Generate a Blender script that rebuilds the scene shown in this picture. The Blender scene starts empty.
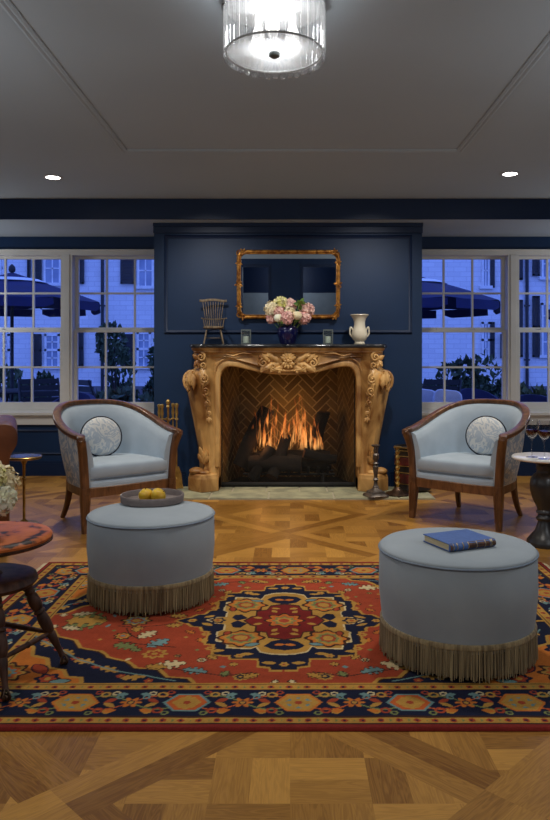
import bpy, bmesh, math, random
import numpy as np
from mathutils import Vector, Matrix, Euler
random.seed(7)
rng = np.random.default_rng(7)
PI = math.pi
R = math.radians
scn = bpy.context.scene
COL = scn.collection
FPX, EYE, VPX, VPY = 720.0, 1.1, 290.0, 360.0

# ------------------------------------------------------------------ camera
cam_d = bpy.data.cameras.new('camera')
cam = bpy.data.objects.new('camera', cam_d)
COL.objects.link(cam)
cam.location = (0, 0, EYE)
cam.rotation_euler = (PI / 2, 0, 0)
cam_d.sensor_width = 36
cam_d.sensor_fit = 'AUTO'
cam_d.lens = FPX / 820 * 36
cam_d.shift_x = -(VPX - 275) / 820
cam_d.shift_y = -(410 - VPY) / 820
cam_d.clip_start = 0.02
scn.camera = cam

def at(px, py, Y):
    return Vector(((px - VPX) / FPX * Y, Y, EYE - (py - VPY) / FPX * Y))

def lin(r, g, b):
    def f(c):
        c /= 255.0
        return c / 12.92 if c <= 0.04045 else ((c + 0.055) / 1.055) ** 2.4
    return (f(r), f(g), f(b))

# ------------------------------------------------------------------ materials
def newmat(name):
    m = bpy.data.materials.new(name)
    m.use_nodes = True
    nt = m.node_tree
    for n in list(nt.nodes):
        nt.nodes.remove(n)
    out = nt.nodes.new('ShaderNodeOutputMaterial')
    return m, nt, out

def L(nt, a, b):
    nt.links.new(a, b)

def mat(name, c1, c2=None, rough=0.6, metal=0.0, scale=8.0, detail=4.0, stretch=(1, 1, 1), distort=0.0,
        bump=0.0, bscale=None, sheen=0.0, coat=0.0, lo=0.35, hi=0.65, spec=0.5, emit=None, estr=0.0, sub=0.0):
    """principled surface with a two-colour noise"""
    m, nt, out = newmat(name)
    p = nt.nodes.new('ShaderNodeBsdfPrincipled')
    L(nt, p.outputs[0], out.inputs[0])
    p.inputs['Roughness'].default_value = rough
    p.inputs['Metallic'].default_value = metal
    p.inputs['Specular IOR Level'].default_value = spec
    if sheen:
        p.inputs['Sheen Weight'].default_value = sheen
        p.inputs['Sheen Roughness'].default_value = 0.4
    if coat:
        p.inputs['Coat Weight'].default_value = coat
        p.inputs['Coat Roughness'].default_value = 0.15
    tc = nt.nodes.new('ShaderNodeTexCoord')
    mp = nt.nodes.new('ShaderNodeMapping')
    mp.inputs['Scale'].default_value = stretch
    L(nt, tc.outputs['Object'], mp.inputs[0])
    if c2 is None:
        c2 = tuple(min(1, c * 0.85) for c in c1)
    nz = nt.nodes.new('ShaderNodeTexNoise')
    nz.inputs['Scale'].default_value = scale
    nz.inputs['Detail'].default_value = detail
    nz.inputs['Distortion'].default_value = distort
    L(nt, mp.outputs[0], nz.inputs['Vector'])
    cr = nt.nodes.new('ShaderNodeValToRGB')
    cr.color_ramp.elements[0].position = lo
    cr.color_ramp.elements[1].position = hi
    cr.color_ramp.elements[0].color = (*c1, 1)
    cr.color_ramp.elements[1].color = (*c2, 1)
    L(nt, nz.outputs['Fac'], cr.inputs[0])
    L(nt, cr.outputs[0], p.inputs['Base Color'])
    if bump:
        nb = nz
        if bscale:
            nb = nt.nodes.new('ShaderNodeTexNoise')
            nb.inputs['Scale'].default_value = bscale
            nb.inputs['Detail'].default_value = 3
            L(nt, mp.outputs[0], nb.inputs['Vector'])
        b = nt.nodes.new('ShaderNodeBump')
        b.inputs['Strength'].default_value = bump
        b.inputs['Distance'].default_value = 0.01
        L(nt, nb.outputs['Fac'], b.inputs['Height'])
        L(nt, b.outputs[0], p.inputs['Normal'])
    if emit:
        p.inputs['Emission Color'].default_value = (*emit, 1)
        p.inputs['Emission Strength'].default_value = estr
    return m

def glassmat(name, tint=(1, 1, 1), refl=1.0, rough=0.0, white=0.0):
    m, nt, out = newmat(name)
    tr = nt.nodes.new('ShaderNodeBsdfTransparent')
    tr.inputs[0].default_value = (*tint, 1)
    gl = nt.nodes.new('ShaderNodeBsdfGlossy')
    gl.inputs['Roughness'].default_value = rough
    fr = nt.nodes.new('ShaderNodeLayerWeight')
    fr.inputs[0].default_value = 0.5
    pw = nt.nodes.new('ShaderNodeMath'); pw.operation = 'POWER'; pw.inputs[1].default_value = 4.0
    L(nt, fr.outputs['Facing'], pw.inputs[0])
    mu = nt.nodes.new('ShaderNodeMath')
    mu.operation = 'MULTIPLY_ADD'
    mu.inputs[1].default_value = 0.7 * refl
    mu.inputs[2].default_value = 0.04 * refl
    mu.use_clamp = True
    L(nt, pw.outputs[0], mu.inputs[0])
    mx = nt.nodes.new('ShaderNodeMixShader')
    L(nt, mu.outputs[0], mx.inputs[0])
    L(nt, tr.outputs[0], mx.inputs[1])
    L(nt, gl.outputs[0], mx.inputs[2])
    last = mx
    if white:
        tl = nt.nodes.new('ShaderNodeBsdfTranslucent')
        tl.inputs[0].default_value = (0.95, 0.95, 0.95, 1)
        m2 = nt.nodes.new('ShaderNodeMixShader')
        m2.inputs[0].default_value = white
        L(nt, mx.outputs[0], m2.inputs[1])
        L(nt, tl.outputs[0], m2.inputs[2])
        last = m2
    L(nt, last.outputs[0], out.inputs[0])
    return m

def emitmat(name, col, strength):
    m, nt, out = newmat(name)
    e = nt.nodes.new('ShaderNodeEmission')
    e.inputs[0].default_value = (*col, 1)
    e.inputs[1].default_value = strength
    L(nt, e.outputs[0], out.inputs[0])
    return m

def woodplank(name, dark, light, rough=0.35):
    """oak boards: colour per board and grain along the board from mesh attributes"""
    m, nt, out = newmat(name)
    p = nt.nodes.new('ShaderNodeBsdfPrincipled')
    L(nt, p.outputs[0], out.inputs[0])
    ag = nt.nodes.new('ShaderNodeAttribute'); ag.attribute_name = 'grain'
    ac = nt.nodes.new('ShaderNodeAttribute'); ac.attribute_name = 'tone'
    mp = nt.nodes.new('ShaderNodeMapping')
    mp.inputs['Scale'].default_value = (2.2, 16, 1)
    L(nt, ag.outputs['Vector'], mp.inputs[0])
    nz = nt.nodes.new('ShaderNodeTexNoise')
    nz.inputs['Scale'].default_value = 1.6; nz.inputs['Detail'].default_value = 2; nz.inputs['Distortion'].default_value = 1.2
    L(nt, mp.outputs[0], nz.inputs['Vector'])
    # growth rings: sine of the noise
    ms = nt.nodes.new('ShaderNodeMath'); ms.operation = 'MULTIPLY'; ms.inputs[1].default_value = 42
    L(nt, nz.outputs['Fac'], ms.inputs[0])
    sn = nt.nodes.new('ShaderNodeMath'); sn.operation = 'SINE'
    L(nt, ms.outputs[0], sn.inputs[0])
    mp2 = nt.nodes.new('ShaderNodeMapping'); mp2.inputs['Scale'].default_value = (9, 260, 1)
    L(nt, ag.outputs['Vector'], mp2.inputs[0])
    n2 = nt.nodes.new('ShaderNodeTexNoise'); n2.inputs['Scale'].default_value = 1; n2.inputs['Detail'].default_value = 3
    L(nt, mp2.outputs[0], n2.inputs['Vector'])
    a1 = nt.nodes.new('ShaderNodeMath'); a1.operation = 'MULTIPLY_ADD'; a1.inputs[1].default_value = 0.065; a1.inputs[2].default_value = 0.0
    L(nt, sn.outputs[0], a1.inputs[0])
    a2 = nt.nodes.new('ShaderNodeMath'); a2.operation = 'MULTIPLY_ADD'; a2.inputs[1].default_value = 0.36
    L(nt, n2.outputs['Fac'], a2.inputs[0]); L(nt, a1.outputs[0], a2.inputs[2])
    a3 = nt.nodes.new('ShaderNodeMath'); a3.operation = 'ADD'
    L(nt, a2.outputs[0], a3.inputs[0]); L(nt, ac.outputs['Fac'], a3.inputs[1])
    cr = nt.nodes.new('ShaderNodeValToRGB')
    cr.color_ramp.elements[0].position = 0.1; cr.color_ramp.elements[1].position = 0.95
    cr.color_ramp.elements[0].color = (*dark, 1); cr.color_ramp.elements[1].color = (*light, 1)
    L(nt, a3.outputs[0], cr.inputs[0])
    L(nt, cr.outputs[0], p.inputs['Base Color'])
    p.inputs['Roughness'].default_value = rough
    p.inputs['Specular IOR Level'].default_value = 0.4
    return m

def attrmat(name, attr, rough=0.9, bumpscale=0, bump=0.0):
    m, nt, out = newmat(name)
    p = nt.nodes.new('ShaderNodeBsdfPrincipled')
    L(nt, p.outputs[0], out.inputs[0])
    a = nt.nodes.new('ShaderNodeAttribute'); a.attribute_name = attr
    L(nt, a.outputs['Color'], p.inputs['Base Color'])
    p.inputs['Roughness'].default_value = rough
    p.inputs['Specular IOR Level'].default_value = 0.15
    if bump:
        nz = nt.nodes.new('ShaderNodeTexNoise'); nz.inputs['Scale'].default_value = bumpscale
        tc = nt.nodes.new('ShaderNodeTexCoord'); L(nt, tc.outputs['Object'], nz.inputs['Vector'])
        b = nt.nodes.new('ShaderNodeBump'); b.inputs['Strength'].default_value = bump; b.inputs['Distance'].default_value = 0.004
        L(nt, nz.outputs['Fac'], b.inputs['Height']); L(nt, b.outputs[0], p.inputs['Normal'])
    return m

def damask(name, base, fig, scale=9.0):
    """swirling leaf damask"""
    m, nt, out = newmat(name)
    p = nt.nodes.new('ShaderNodeBsdfPrincipled'); L(nt, p.outputs[0], out.inputs[0])
    p.inputs['Roughness'].default_value = 0.85; p.inputs['Specular IOR Level'].default_value = 0.2
    tc = nt.nodes.new('ShaderNodeTexCoord')
    n1 = nt.nodes.new('ShaderNodeTexNoise'); n1.inputs['Scale'].default_value = scale; n1.inputs['Detail'].default_value = 2.5; n1.inputs['Distortion'].default_value = 2.6
    L(nt, tc.outputs['Object'], n1.inputs['Vector'])
    ms = nt.nodes.new('ShaderNodeMath'); ms.operation = 'MULTIPLY'; ms.inputs[1].default_value = 26
    L(nt, n1.outputs['Fac'], ms.inputs[0])
    sn = nt.nodes.new('ShaderNodeMath'); sn.operation = 'SINE'; L(nt, ms.outputs[0], sn.inputs[0])
    cr = nt.nodes.new('ShaderNodeValToRGB')
    cr.color_ramp.elements[0].position = 0.32; cr.color_ramp.elements[1].position = 0.62
    cr.color_ramp.elements[0].color = (*base, 1); cr.color_ramp.elements[1].color = (*fig, 1)
    ad = nt.nodes.new('ShaderNodeMath'); ad.operation = 'MULTIPLY_ADD'; ad.inputs[1].default_value = 0.35; ad.inputs[2].default_value = 0.45
    L(nt, sn.outputs[0], ad.inputs[0]); L(nt, ad.outputs[0], cr.inputs[0])
    L(nt, cr.outputs[0], p.inputs['Base Color'])
    return m

M = {}
M['navy'] = mat('navy_paint', lin(15, 43, 77), lin(14, 40, 72), rough=0.5, spec=.3, scale=3, bump=0.03, bscale=60)
M['navy_dark'] = mat('navy_trim_paint', lin(14, 35, 66), lin(13, 32, 62), rough=0.45, spec=.3, scale=3)
M['ceiling'] = mat('ceiling_paint', (0.345, 0.395, 0.435), (0.33, 0.38, 0.42), rough=0.9, scale=1.2)
M['casing'] = mat('window_paint', lin(204, 201, 194), lin(196, 193, 187), rough=0.5, scale=4)
M['oak'] = woodplank('oak_parquet', lin(118, 75, 24), lin(212, 157, 74))
M['slate'] = mat('hearth_slate', lin(172, 168, 134), lin(132, 132, 108), rough=0.7, scale=7, bump=0.25)
M['grout'] = mat('hearth_grout', lin(178, 170, 146), rough=0.9)
M['brick'] = attrmat('firebox_brick', 'tone', rough=0.9, bumpscale=60, bump=0.4)
M['mortar'] = mat('firebox_mortar', lin(204, 174, 116), lin(170, 140, 90), rough=0.95, scale=14)
M['soot'] = mat('sooty_iron', (0.008, 0.008, 0.008), (0.016, 0.014, 0.012), rough=0.7, scale=20)
M['gold_stone'] = mat('carved_honey_wood', lin(216, 170, 104), lin(132, 85, 39), rough=0.42, scale=6, detail=7, stretch=(1, 1, 0.5), distort=0.8, bump=0.15, bscale=26, lo=0.38, hi=0.64)
M['black_marble'] = mat('black_marble', (0.012, 0.012, 0.014), (0.03, 0.03, 0.032), rough=0.15, scale=7, distort=2)
M['velvet'] = mat('powder_blue_velvet', lin(154, 162, 168), lin(145, 154, 161), rough=0.9, scale=5, sheen=0.1, bump=0.05, bscale=220, spec=0.2)
M['seat_fabric'] = mat('powder_blue_weave', lin(184, 199, 213), lin(175, 191, 206), rough=0.9, scale=9, sheen=0.1, bump=0.06, bscale=260, spec=0.2)
M['welt'] = mat('slate_blue_welt', lin(120, 134, 150), rough=0.8)
M['navy_welt'] = mat('navy_welt', lin(28, 36, 56), rough=0.7)
M['fringe'] = mat('olive_bullion', lin(164, 146, 108), lin(112, 96, 68), rough=0.75, scale=90, stretch=(1, 1, 0.06), sheen=0.2)
M['fringe_gap_shade'] = mat('fringe_shadow', lin(70, 58, 40), rough=.9)  # dark backing colour stands in for shade between the strands
M['damask'] = damask('blue_damask', lin(216, 213, 205), lin(160, 174, 190), 7.5)
M['damask_pillow'] = damask('pale_damask', lin(234, 235, 233), lin(196, 206, 216), 8)
M['walnut'] = mat('walnut_frame', lin(128, 84, 50), lin(88, 55, 32), rough=0.36, scale=9, stretch=(3, 3, 0.7), distort=1.0, coat=0.15)
M['dark_wood'] = mat('dark_turned_wood', lin(82, 54, 41), lin(50, 31, 24), rough=0.5, scale=12, stretch=(3, 3, 0.8), spec=.25)
M['worn_wood'] = mat('worn_red_wood', lin(206, 112, 54), lin(52, 32, 26), rough=0.55, scale=7, detail=5, stretch=(1.0, 4.2, 1), distort=1.2, spec=.25, lo=0.54, hi=0.62)
M['leather'] = mat('tan_leather', lin(112, 60, 28), lin(74, 38, 18), rough=0.45, scale=5, bump=0.15, bscale=45, spec=.3)
M['brass'] = mat('aged_brass', lin(216, 180, 104), lin(156, 122, 64), rough=0.3, metal=0.75, scale=14)
M['antique_gold'] = mat('antique_gilt', lin(196, 138, 62), lin(120, 70, 26), rough=0.35, metal=0.7, scale=24, lo=0.4, hi=0.62)
M['bronze'] = mat('dark_bronze', lin(86, 66, 52), lin(48, 36, 30), rough=0.4, metal=0.8, scale=20)
M['pewter'] = mat('dark_pewter', lin(120, 112, 106), lin(76, 68, 62), rough=0.4, metal=0.6, scale=20)
M['marble'] = mat('white_marble', lin(246, 244, 239), lin(214, 210, 206), rough=0.2, scale=5, distort=3, lo=0.5, hi=0.7)
M['blackened'] = mat('blackened_pedestal', (0.02, 0.018, 0.017), (0.035, 0.03, 0.028), rough=0.35, scale=10)
M['taupe'] = mat('taupe_leather', lin(120, 108, 104), lin(108, 97, 94), rough=0.6, scale=30, bump=0.05)
M['fruit'] = mat('quince_skin', lin(222, 186, 44), lin(196, 150, 34), rough=0.4, scale=14)
M['stem'] = mat('twig', lin(92, 74, 40), rough=0.8)
M['book_blue'] = mat('blue_cloth_cover', lin(74, 104, 164), lin(66, 94, 150), rough=0.6, scale=60)
M['book_spine'] = mat('brown_spine_leather', lin(96, 56, 34), lin(60, 34, 22), rough=0.5, scale=40)
M['gilt'] = mat('gilt_tooling', lin(200, 168, 100), rough=0.35, metal=0.8)
M['paper'] = mat('page_edges', lin(214, 196, 160), lin(190, 170, 132), rough=0.9, scale=3, stretch=(1, 1, 120))
M['cobalt'] = mat('cobalt_glaze', (0.006, 0.007, 0.055), (0.005, 0.005, 0.04), rough=0.1, scale=3, coat=0.6)
M['ivory'] = mat('ivory_porcelain', lin(226, 216, 192), lin(214, 202, 176), rough=0.25, scale=4, coat=0.3)
M['pink'] = mat('pink_petals', lin(232, 168, 164), lin(244, 206, 190), rough=0.7, scale=18)
M['blush'] = mat('blush_petals', lin(240, 208, 190), lin(226, 176, 168), rough=0.7, scale=18)
M['cream_petal'] = mat('cream_petals', lin(244, 232, 200), lin(232, 214, 168), rough=0.7, scale=18)
M['white_petal'] = mat('white_petals', lin(244, 242, 226), lin(228, 226, 190), rough=0.7, scale=18)
M['lime_petal'] = mat('lime_petals', lin(206, 206, 110), lin(240, 226, 178), rough=0.7, scale=30)
M['leafgreen'] = mat('leaf_green', lin(72, 110, 46), lin(120, 148, 66), rough=0.6, scale=20)
M['driftwood'] = mat('weathered_wood', lin(136, 116, 90), lin(92, 76, 58), rough=0.6, scale=20, stretch=(3, 3, 0.5))
M['red_leather'] = mat('oxblood_leather', lin(112, 34, 28), lin(66, 20, 18), rough=0.45, scale=14)
M['black_leather'] = mat('black_leather', lin(44, 34, 30), lin(26, 20, 18), rough=0.5, scale=14)
M['log'] = mat('charred_bark', lin(38, 28, 22), lin(14, 11, 10), rough=0.95, scale=9, stretch=(1, 1, 1), bump=0.7, bscale=18)
M['log_end'] = mat('log_cut_wood', lin(120, 78, 46), lin(80, 50, 30), rough=0.9, scale=12)
def ringworn():
    m, nt, out = newmat('ring_worn_wood')
    p = nt.nodes.new('ShaderNodeBsdfPrincipled'); L(nt, p.outputs[0], out.inputs[0])
    p.inputs['Roughness'].default_value = .42; p.inputs['Specular IOR Level'].default_value = .3
    tc = nt.nodes.new('ShaderNodeTexCoord')
    mp = nt.nodes.new('ShaderNodeMapping'); mp.inputs['Location'].default_value = (.05, .02, 0); L(nt, tc.outputs['Object'], mp.inputs[0])
    ln = nt.nodes.new('ShaderNodeVectorMath'); ln.operation = 'LENGTH'; L(nt, mp.outputs[0], ln.inputs[0])
    n1 = nt.nodes.new('ShaderNodeTexNoise'); n1.inputs['Scale'].default_value = 22; n1.inputs['Detail'].default_value = 4; L(nt, tc.outputs['Object'], n1.inputs[0])
    n2 = nt.nodes.new('ShaderNodeTexNoise'); n2.inputs['Scale'].default_value = 6; L(nt, tc.outputs['Object'], n2.inputs[0])
    m1 = nt.nodes.new('ShaderNodeMath'); m1.operation = 'MULTIPLY'; m1.inputs[1].default_value = 170; L(nt, ln.outputs['Value'], m1.inputs[0])
    m2 = nt.nodes.new('ShaderNodeMath'); m2.operation = 'MULTIPLY_ADD'; m2.inputs[1].default_value = 9; L(nt, n2.outputs['Fac'], m2.inputs[0]); L(nt, m1.outputs[0], m2.inputs[2])
    sn = nt.nodes.new('ShaderNodeMath'); sn.operation = 'SINE'; L(nt, m2.outputs[0], sn.inputs[0])
    ad = nt.nodes.new('ShaderNodeMath'); ad.operation = 'MULTIPLY_ADD'; ad.inputs[1].default_value = .15; L(nt, sn.outputs[0], ad.inputs[0]); L(nt, n1.outputs['Fac'], ad.inputs[2])
    cr = nt.nodes.new('ShaderNodeValToRGB'); L(nt, ad.outputs[0], cr.inputs[0])
    e = cr.color_ramp.elements
    e[0].position = .60; e[0].color = (*lin(176, 92, 44), 1); e[1].position = .69; e[1].color = (*lin(50, 36, 32), 1)
    x = e.new(.34); x.color = (*lin(200, 112, 58), 1)
    L(nt, cr.outputs[0], p.inputs['Base Color'])
    return m
M['worn_wood'] = ringworn()
M['glass'] = glassmat('window_glass', (0.97, 0.98, 1.0), 0.4)
M['clear'] = glassmat('clear_glass', (0.95, 0.95, 0.95), 1.8)
M['frosted'] = glassmat('hazy_glass', (0.88, 0.93, 0.92), 1.0, 0.1, 0.12)
M['nickel_frame'] = mat('satin_nickel', lin(120, 126, 122), lin(88, 94, 92), rough=.4, metal=.3)
M['crystal'] = glassmat('ribbed_crystal', (0.86, 0.86, 0.86), 2.0, 0.05, 0.05)
M['crystal_disc'] = glassmat('ribbed_crystal_disc', (0.8, 0.8, 0.8), 2.0, 0.08, 0.16)
M['wine'] = mat('red_wine', (0.05, 0.004, 0.010), (0.04, 0.003, 0.008), rough=0.05)
M['wax'] = mat('white_wax', lin(236, 230, 214), rough=0.5)
M['chrome'] = mat('polished_nickel', (0.7, 0.7, 0.7), rough=0.15, metal=1.0)
M['white_trim'] = mat('white_enamel', (0.45, 0.45, 0.45), rough=0.5)
M['mirror'] = mat('mirror_silver', (0.82, 0.84, 0.86), (0.82, 0.84, 0.86), rough=0.0, metal=1.0)
M['lampglow'] = emitmat('downlight_lens', (1.0, 0.96, 0.9), 14)
M['bulbglow'] = emitmat('bulb_glow', (1.0, 0.98, 0.95), 4)
M['white_brick'] = None
M['shutter'] = mat('dark_shutter', (0.012, 0.014, 0.022), (0.008, 0.010, 0.016), rough=0.5, scale=3)
M['out_glass'] = mat('facade_panes', (0.22, 0.27, 0.38), (0.34, 0.4, 0.52), rough=0.2, scale=1.5)
M['out_white'] = mat('facade_white_trim', (0.85, 0.85, 0.85), rough=0.6)
M['umbrella'] = mat('navy_canvas', (0.010, 0.014, 0.075), (0.008, 0.011, 0.06), rough=0.9, scale=4)
M['umbrella_white'] = mat('white_canvas_stripe', (0.8, 0.8, 0.82), rough=0.8)
M['out_dark'] = mat('dark_patio_metal', (0.012, 0.013, 0.018), rough=0.6)
M['out_navy'] = mat('navy_patio_weave', (0.012, 0.014, 0.06), rough=0.8)
M['out_cushion'] = mat('white_patio_cushion', (0.5, 0.5, 0.54), rough=0.8)
M['shrub'] = mat('evergreen_leaf', (0.02, 0.05, 0.026), (0.09, 0.13, 0.06), rough=0.7, scale=2.2)
M['shrub_light'] = mat('yellowing_leaf', (0.03, 0.05, 0.015), (0.14, 0.14, 0.03), rough=0.7, scale=2.2)
M['bark'] = mat('shrub_bark', (0.03, 0.025, 0.02), rough=0.9)
M['paving'] = mat('bluestone_paving', (0.16, 0.16, 0.18), (0.11, 0.11, 0.13), rough=0.8, scale=2)

def brickpaint():
    m, nt, out = newmat('white_painted_brick')
    p = nt.nodes.new('ShaderNodeBsdfPrincipled'); L(nt, p.outputs[0], out.inputs[0])
    tc = nt.nodes.new('ShaderNodeTexCoord')
    mp = nt.nodes.new('ShaderNodeMapping'); mp.inputs['Rotation'].default_value = (PI / 2, 0, 0)
    L(nt, tc.outputs['Object'], mp.inputs[0])
    bt = nt.nodes.new('ShaderNodeTexBrick'); bt.inputs['Scale'].default_value = 1.0
    bt.inputs['Brick Width'].default_value = 0.42; bt.inputs['Row Height'].default_value = 0.16; bt.inputs['Mortar Size'].default_value = 0.012
    bt.inputs['Color1'].default_value = (0.82, 0.82, 0.82, 1); bt.inputs['Color2'].default_value = (0.74, 0.74, 0.75, 1); bt.inputs['Mortar'].default_value = (0.66, 0.66, 0.68, 1)
    L(nt, mp.outputs[0], bt.inputs['Vector']); L(nt, bt.outputs['Color'], p.inputs['Base Color'])
    p.inputs['Roughness'].default_value = 0.9
    return m
M['white_brick'] = brickpaint()

# ------------------------------------------------------------------ mesh helpers
class MB:
    def __init__(self):
        self.v, self.f, self.mi = [], [], []
        self.cur = 0
    def add(self, vs, fs):
        o = len(self.v)
        self.v.extend([tuple(p) for p in vs])
        for f in fs:
            self.f.append([i + o for i in f])
            self.mi.append(self.cur)
        return self
    def mat(self, i):
        self.cur = i
        return self
    def box(self, x0, y0, z0, x1, y1, z1):
        vs = [(x0, y0, z0), (x1, y0, z0), (x1, y1, z0), (x0, y1, z0), (x0, y0, z1), (x1, y0, z1), (x1, y1, z1), (x0, y1, z1)]
        return self.add(vs, [(0, 3, 2, 1), (4, 5, 6, 7), (0, 1, 5, 4), (1, 2, 6, 5), (2, 3, 7, 6), (3, 0, 4, 7)])
    def loft(self, rings, closed=True, cap0=True, cap1=True, loop=False):
        n = len(rings[0]); vs = [p for r in rings for p in r]; fs = []
        m = len(rings)
        for i in range(m if loop else m - 1):
            a, b = i * n, ((i + 1) % m) * n
            for j in range(n if closed else n - 1):
                k = (j + 1) % n
                fs.append((a + j, a + k, b + k, b + j))
        if not loop:
            if cap0: fs.append(tuple(range(n))[::-1])
            if cap1: fs.append(tuple((m - 1) * n + j for j in range(n)))
        return self.add(vs, fs)
    def lathe(self, prof, seg=32, c=(0, 0, 0), axis='z'):
        rings = []
        for r, z in prof:
            ring = []
            for k in range(seg):
                a = 2 * PI * k / seg
                x, y = r * math.cos(a), r * math.sin(a)
                if axis == 'z': q = (c[0] + x, c[1] + y, c[2] + z)
                elif axis == 'y': q = (c[0] + x, c[1] + z, c[2] - y)
                else: q = (c[0] + z, c[1] + x, c[2] + y)
                ring.append(q)
            rings.append(ring)
        return self.loft(rings, cap0=prof[0][0] < .007, cap1=prof[-1][0] < .007)
    def sweep(self, path, sec, up=None, scale=None, closed=False, cap=True):
        P = [Vector(p) for p in path]; n = len(P)
        T = []
        for i in range(n):
            if closed: t = P[(i + 1) % n] - P[(i - 1) % n]
            else: t = P[min(i + 1, n - 1)] - P[max(i - 1, 0)]
            T.append(t.normalized() if t.length > 1e-9 else Vector((0, 0, 1)))
        rings = []
        N = None
        for i in range(n):
            t = T[i]
            if up is not None:
                u = Vector(up[i]) if isinstance(up, list) else Vector(up)
                nn = u - t * t.dot(u)
            else:
                if N is None:
                    u = Vector((0, 0, 1)) if abs(t.z) < 0.9 else Vector((0, 1, 0))
                else: u = N
                nn = u - t * t.dot(u)
            if nn.length < 1e-6: nn = Vector((1, 0, 0)) - t * t.x
            N = nn.normalized(); B = t.cross(N)
            s = scale[i] if scale is not None else 1.0
            sa, sb = s if isinstance(s, (tuple, list)) else (s, s)
            rings.append([P[i] + B * (a * sa) + N * (b * sb) for a, b in sec])
        return self.loft(rings, cap0=cap, cap1=cap, loop=closed)
    def tube(self, path, r, seg=8, closed=False, up=None):
        sec = [(math.cos(2 * PI * k / seg), math.sin(2 * PI * k / seg)) for k in range(seg)]
        sc = r if isinstance(r, (list, tuple)) else [r] * len(path)
        return self.sweep(path, sec, up=up, scale=list(sc), closed=closed)
    def ball(self, c, r, seg=16, rings=10, rot=None):
        if not isinstance(r, (tuple, list)): r = (r, r, r)
        rr = []
        for i in range(rings + 1):
            a = -PI / 2 + PI * i / rings
            ca = max(math.cos(a), 1e-3)
            ring = []
            for k in range(seg):
                b = 2 * PI * k / seg
                v = Vector((r[0] * ca * math.cos(b), r[1] * ca * math.sin(b), r[2] * math.sin(a)))
                if rot is not None: v = rot @ v
                ring.append(v + Vector(c))
            rr.append(ring)
        return self.loft(rr)
    def prism(self, poly, a0, a1, axis='y'):
        """2-D outline (x,z) pushed along y, or (x,y) along z, or (y,z) along x"""
        n = len(poly)
        def q(p, t):
            if axis == 'y': return (p[0], t, p[1])
            if axis == 'z': return (p[0], p[1], t)
            return (t, p[0], p[1])
        vs = [q(p, a0) for p in poly] + [q(p, a1) for p in poly]
        fs = [tuple(range(n))[::-1], tuple(range(n, 2 * n))]
        for i in range(n):
            j = (i + 1) % n
            fs.append((i, j, n + j, n + i))
        return self.add(vs, fs)
    def xform(self, mtx):
        self.v = [tuple(mtx @ Vector(p)) for p in self.v]
        return self
    def build(self, name, m, parent=None, loc=None, smooth=35, bevel=0.0, label=None, kind=None, rot=None, sub=0):
        me = bpy.data.meshes.new(name)
        me.from_pydata(self.v, [], self.f)
        me.validate()
        bm = bmesh.new(); bm.from_mesh(me)
        bmesh.ops.recalc_face_normals(bm, faces=bm.faces[:])
        bm.to_mesh(me); bm.free()
        ms = m if isinstance(m, list) else [m]
        for x in ms: me.materials.append(M[x] if isinstance(x, str) else x)
        if len(ms) > 1:
            if len(self.mi) == len(me.polygons):
                me.polygons.foreach_set('material_index', self.mi)
        if smooth:
            me.polygons.foreach_set('use_smooth', [True] * len(me.polygons))
            me.set_sharp_from_angle(angle=R(smooth))
        me.update()
        o = bpy.data.objects.new(name, me)
        COL.objects.link(o)
        if parent is not None: o.parent = parent
        if loc is not None: o.location = loc
        if rot is not None: o.rotation_euler = rot
        if bevel:
            b = o.modifiers.new('soft_edge', 'BEVEL'); b.width = bevel; b.segments = 2; b.limit_method = 'ANGLE'; b.angle_limit = R(40)
        if sub:
            s = o.modifiers.new('smooth', 'SUBSURF'); s.levels = sub; s.render_levels = sub
        if label: o['label'] = label
        if kind: o['kind'] = kind
        return o

def thing(name, label, cat, loc=(0, 0, 0), rotz=0.0, group=None, kind=None):
    o = bpy.data.objects.new(name, None)
    COL.objects.link(o)
    o.empty_display_size = 0.05
    o.location = loc; o.rotation_euler = (0, 0, rotz)
    tag(o, label, cat, group, kind)
    return o

def tag(o, label, cat, group=None, kind=None):
    o['label'] = label; o['category'] = cat
    if group: o['group'] = group
    if kind: o['kind'] = kind
    return o

def dup(root, loc, rotz=None, label=None):
    def rec(o, parent):
        c = o.copy(); COL.objects.link(c)
        if parent is not None: c.parent = parent
        for ch in o.children: rec(ch, c)
        return c
    r = rec(root, None)
    r.location = loc
    if rotz is not None: r.rotation_euler = (0, 0, rotz)
    if label: r['label'] = label
    return r

def crs(pts, n, closed=False):
    """Catmull-Rom through points (any dimension), n samples per span"""
    P = [np.array(p, float) for p in pts]; out = []
    m = len(P)
    for i in range(m if closed else m - 1):
        if closed: a, b, c, d = P[(i - 1) % m], P[i], P[(i + 1) % m], P[(i + 2) % m]
        else: a, b, c, d = P[max(i - 1, 0)], P[i], P[i + 1], P[min(i + 2, m - 1)]
        for k in range(n):
            t = k / n
            out.append(tuple(0.5 * ((2 * b) + (-a + c) * t + (2 * a - 5 * b + 4 * c - d) * t * t + (-a + 3 * b - 3 * c + d) * t ** 3)))
    if not closed: out.append(tuple(P[-1]))
    return out

def rsec(w, h, r, n=3):
    """rounded rectangle section"""
    out = []
    for cx, cy, a0 in ((w / 2 - r, h / 2 - r, 0), (-w / 2 + r, h / 2 - r, 90), (-w / 2 + r, -h / 2 + r, 180), (w / 2 - r, -h / 2 + r, 270)):
        for k in range(n + 1):
            a = R(a0 + 90 * k / n)
            out.append((cx + r * math.cos(a), cy + r * math.sin(a)))
    return out

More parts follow.
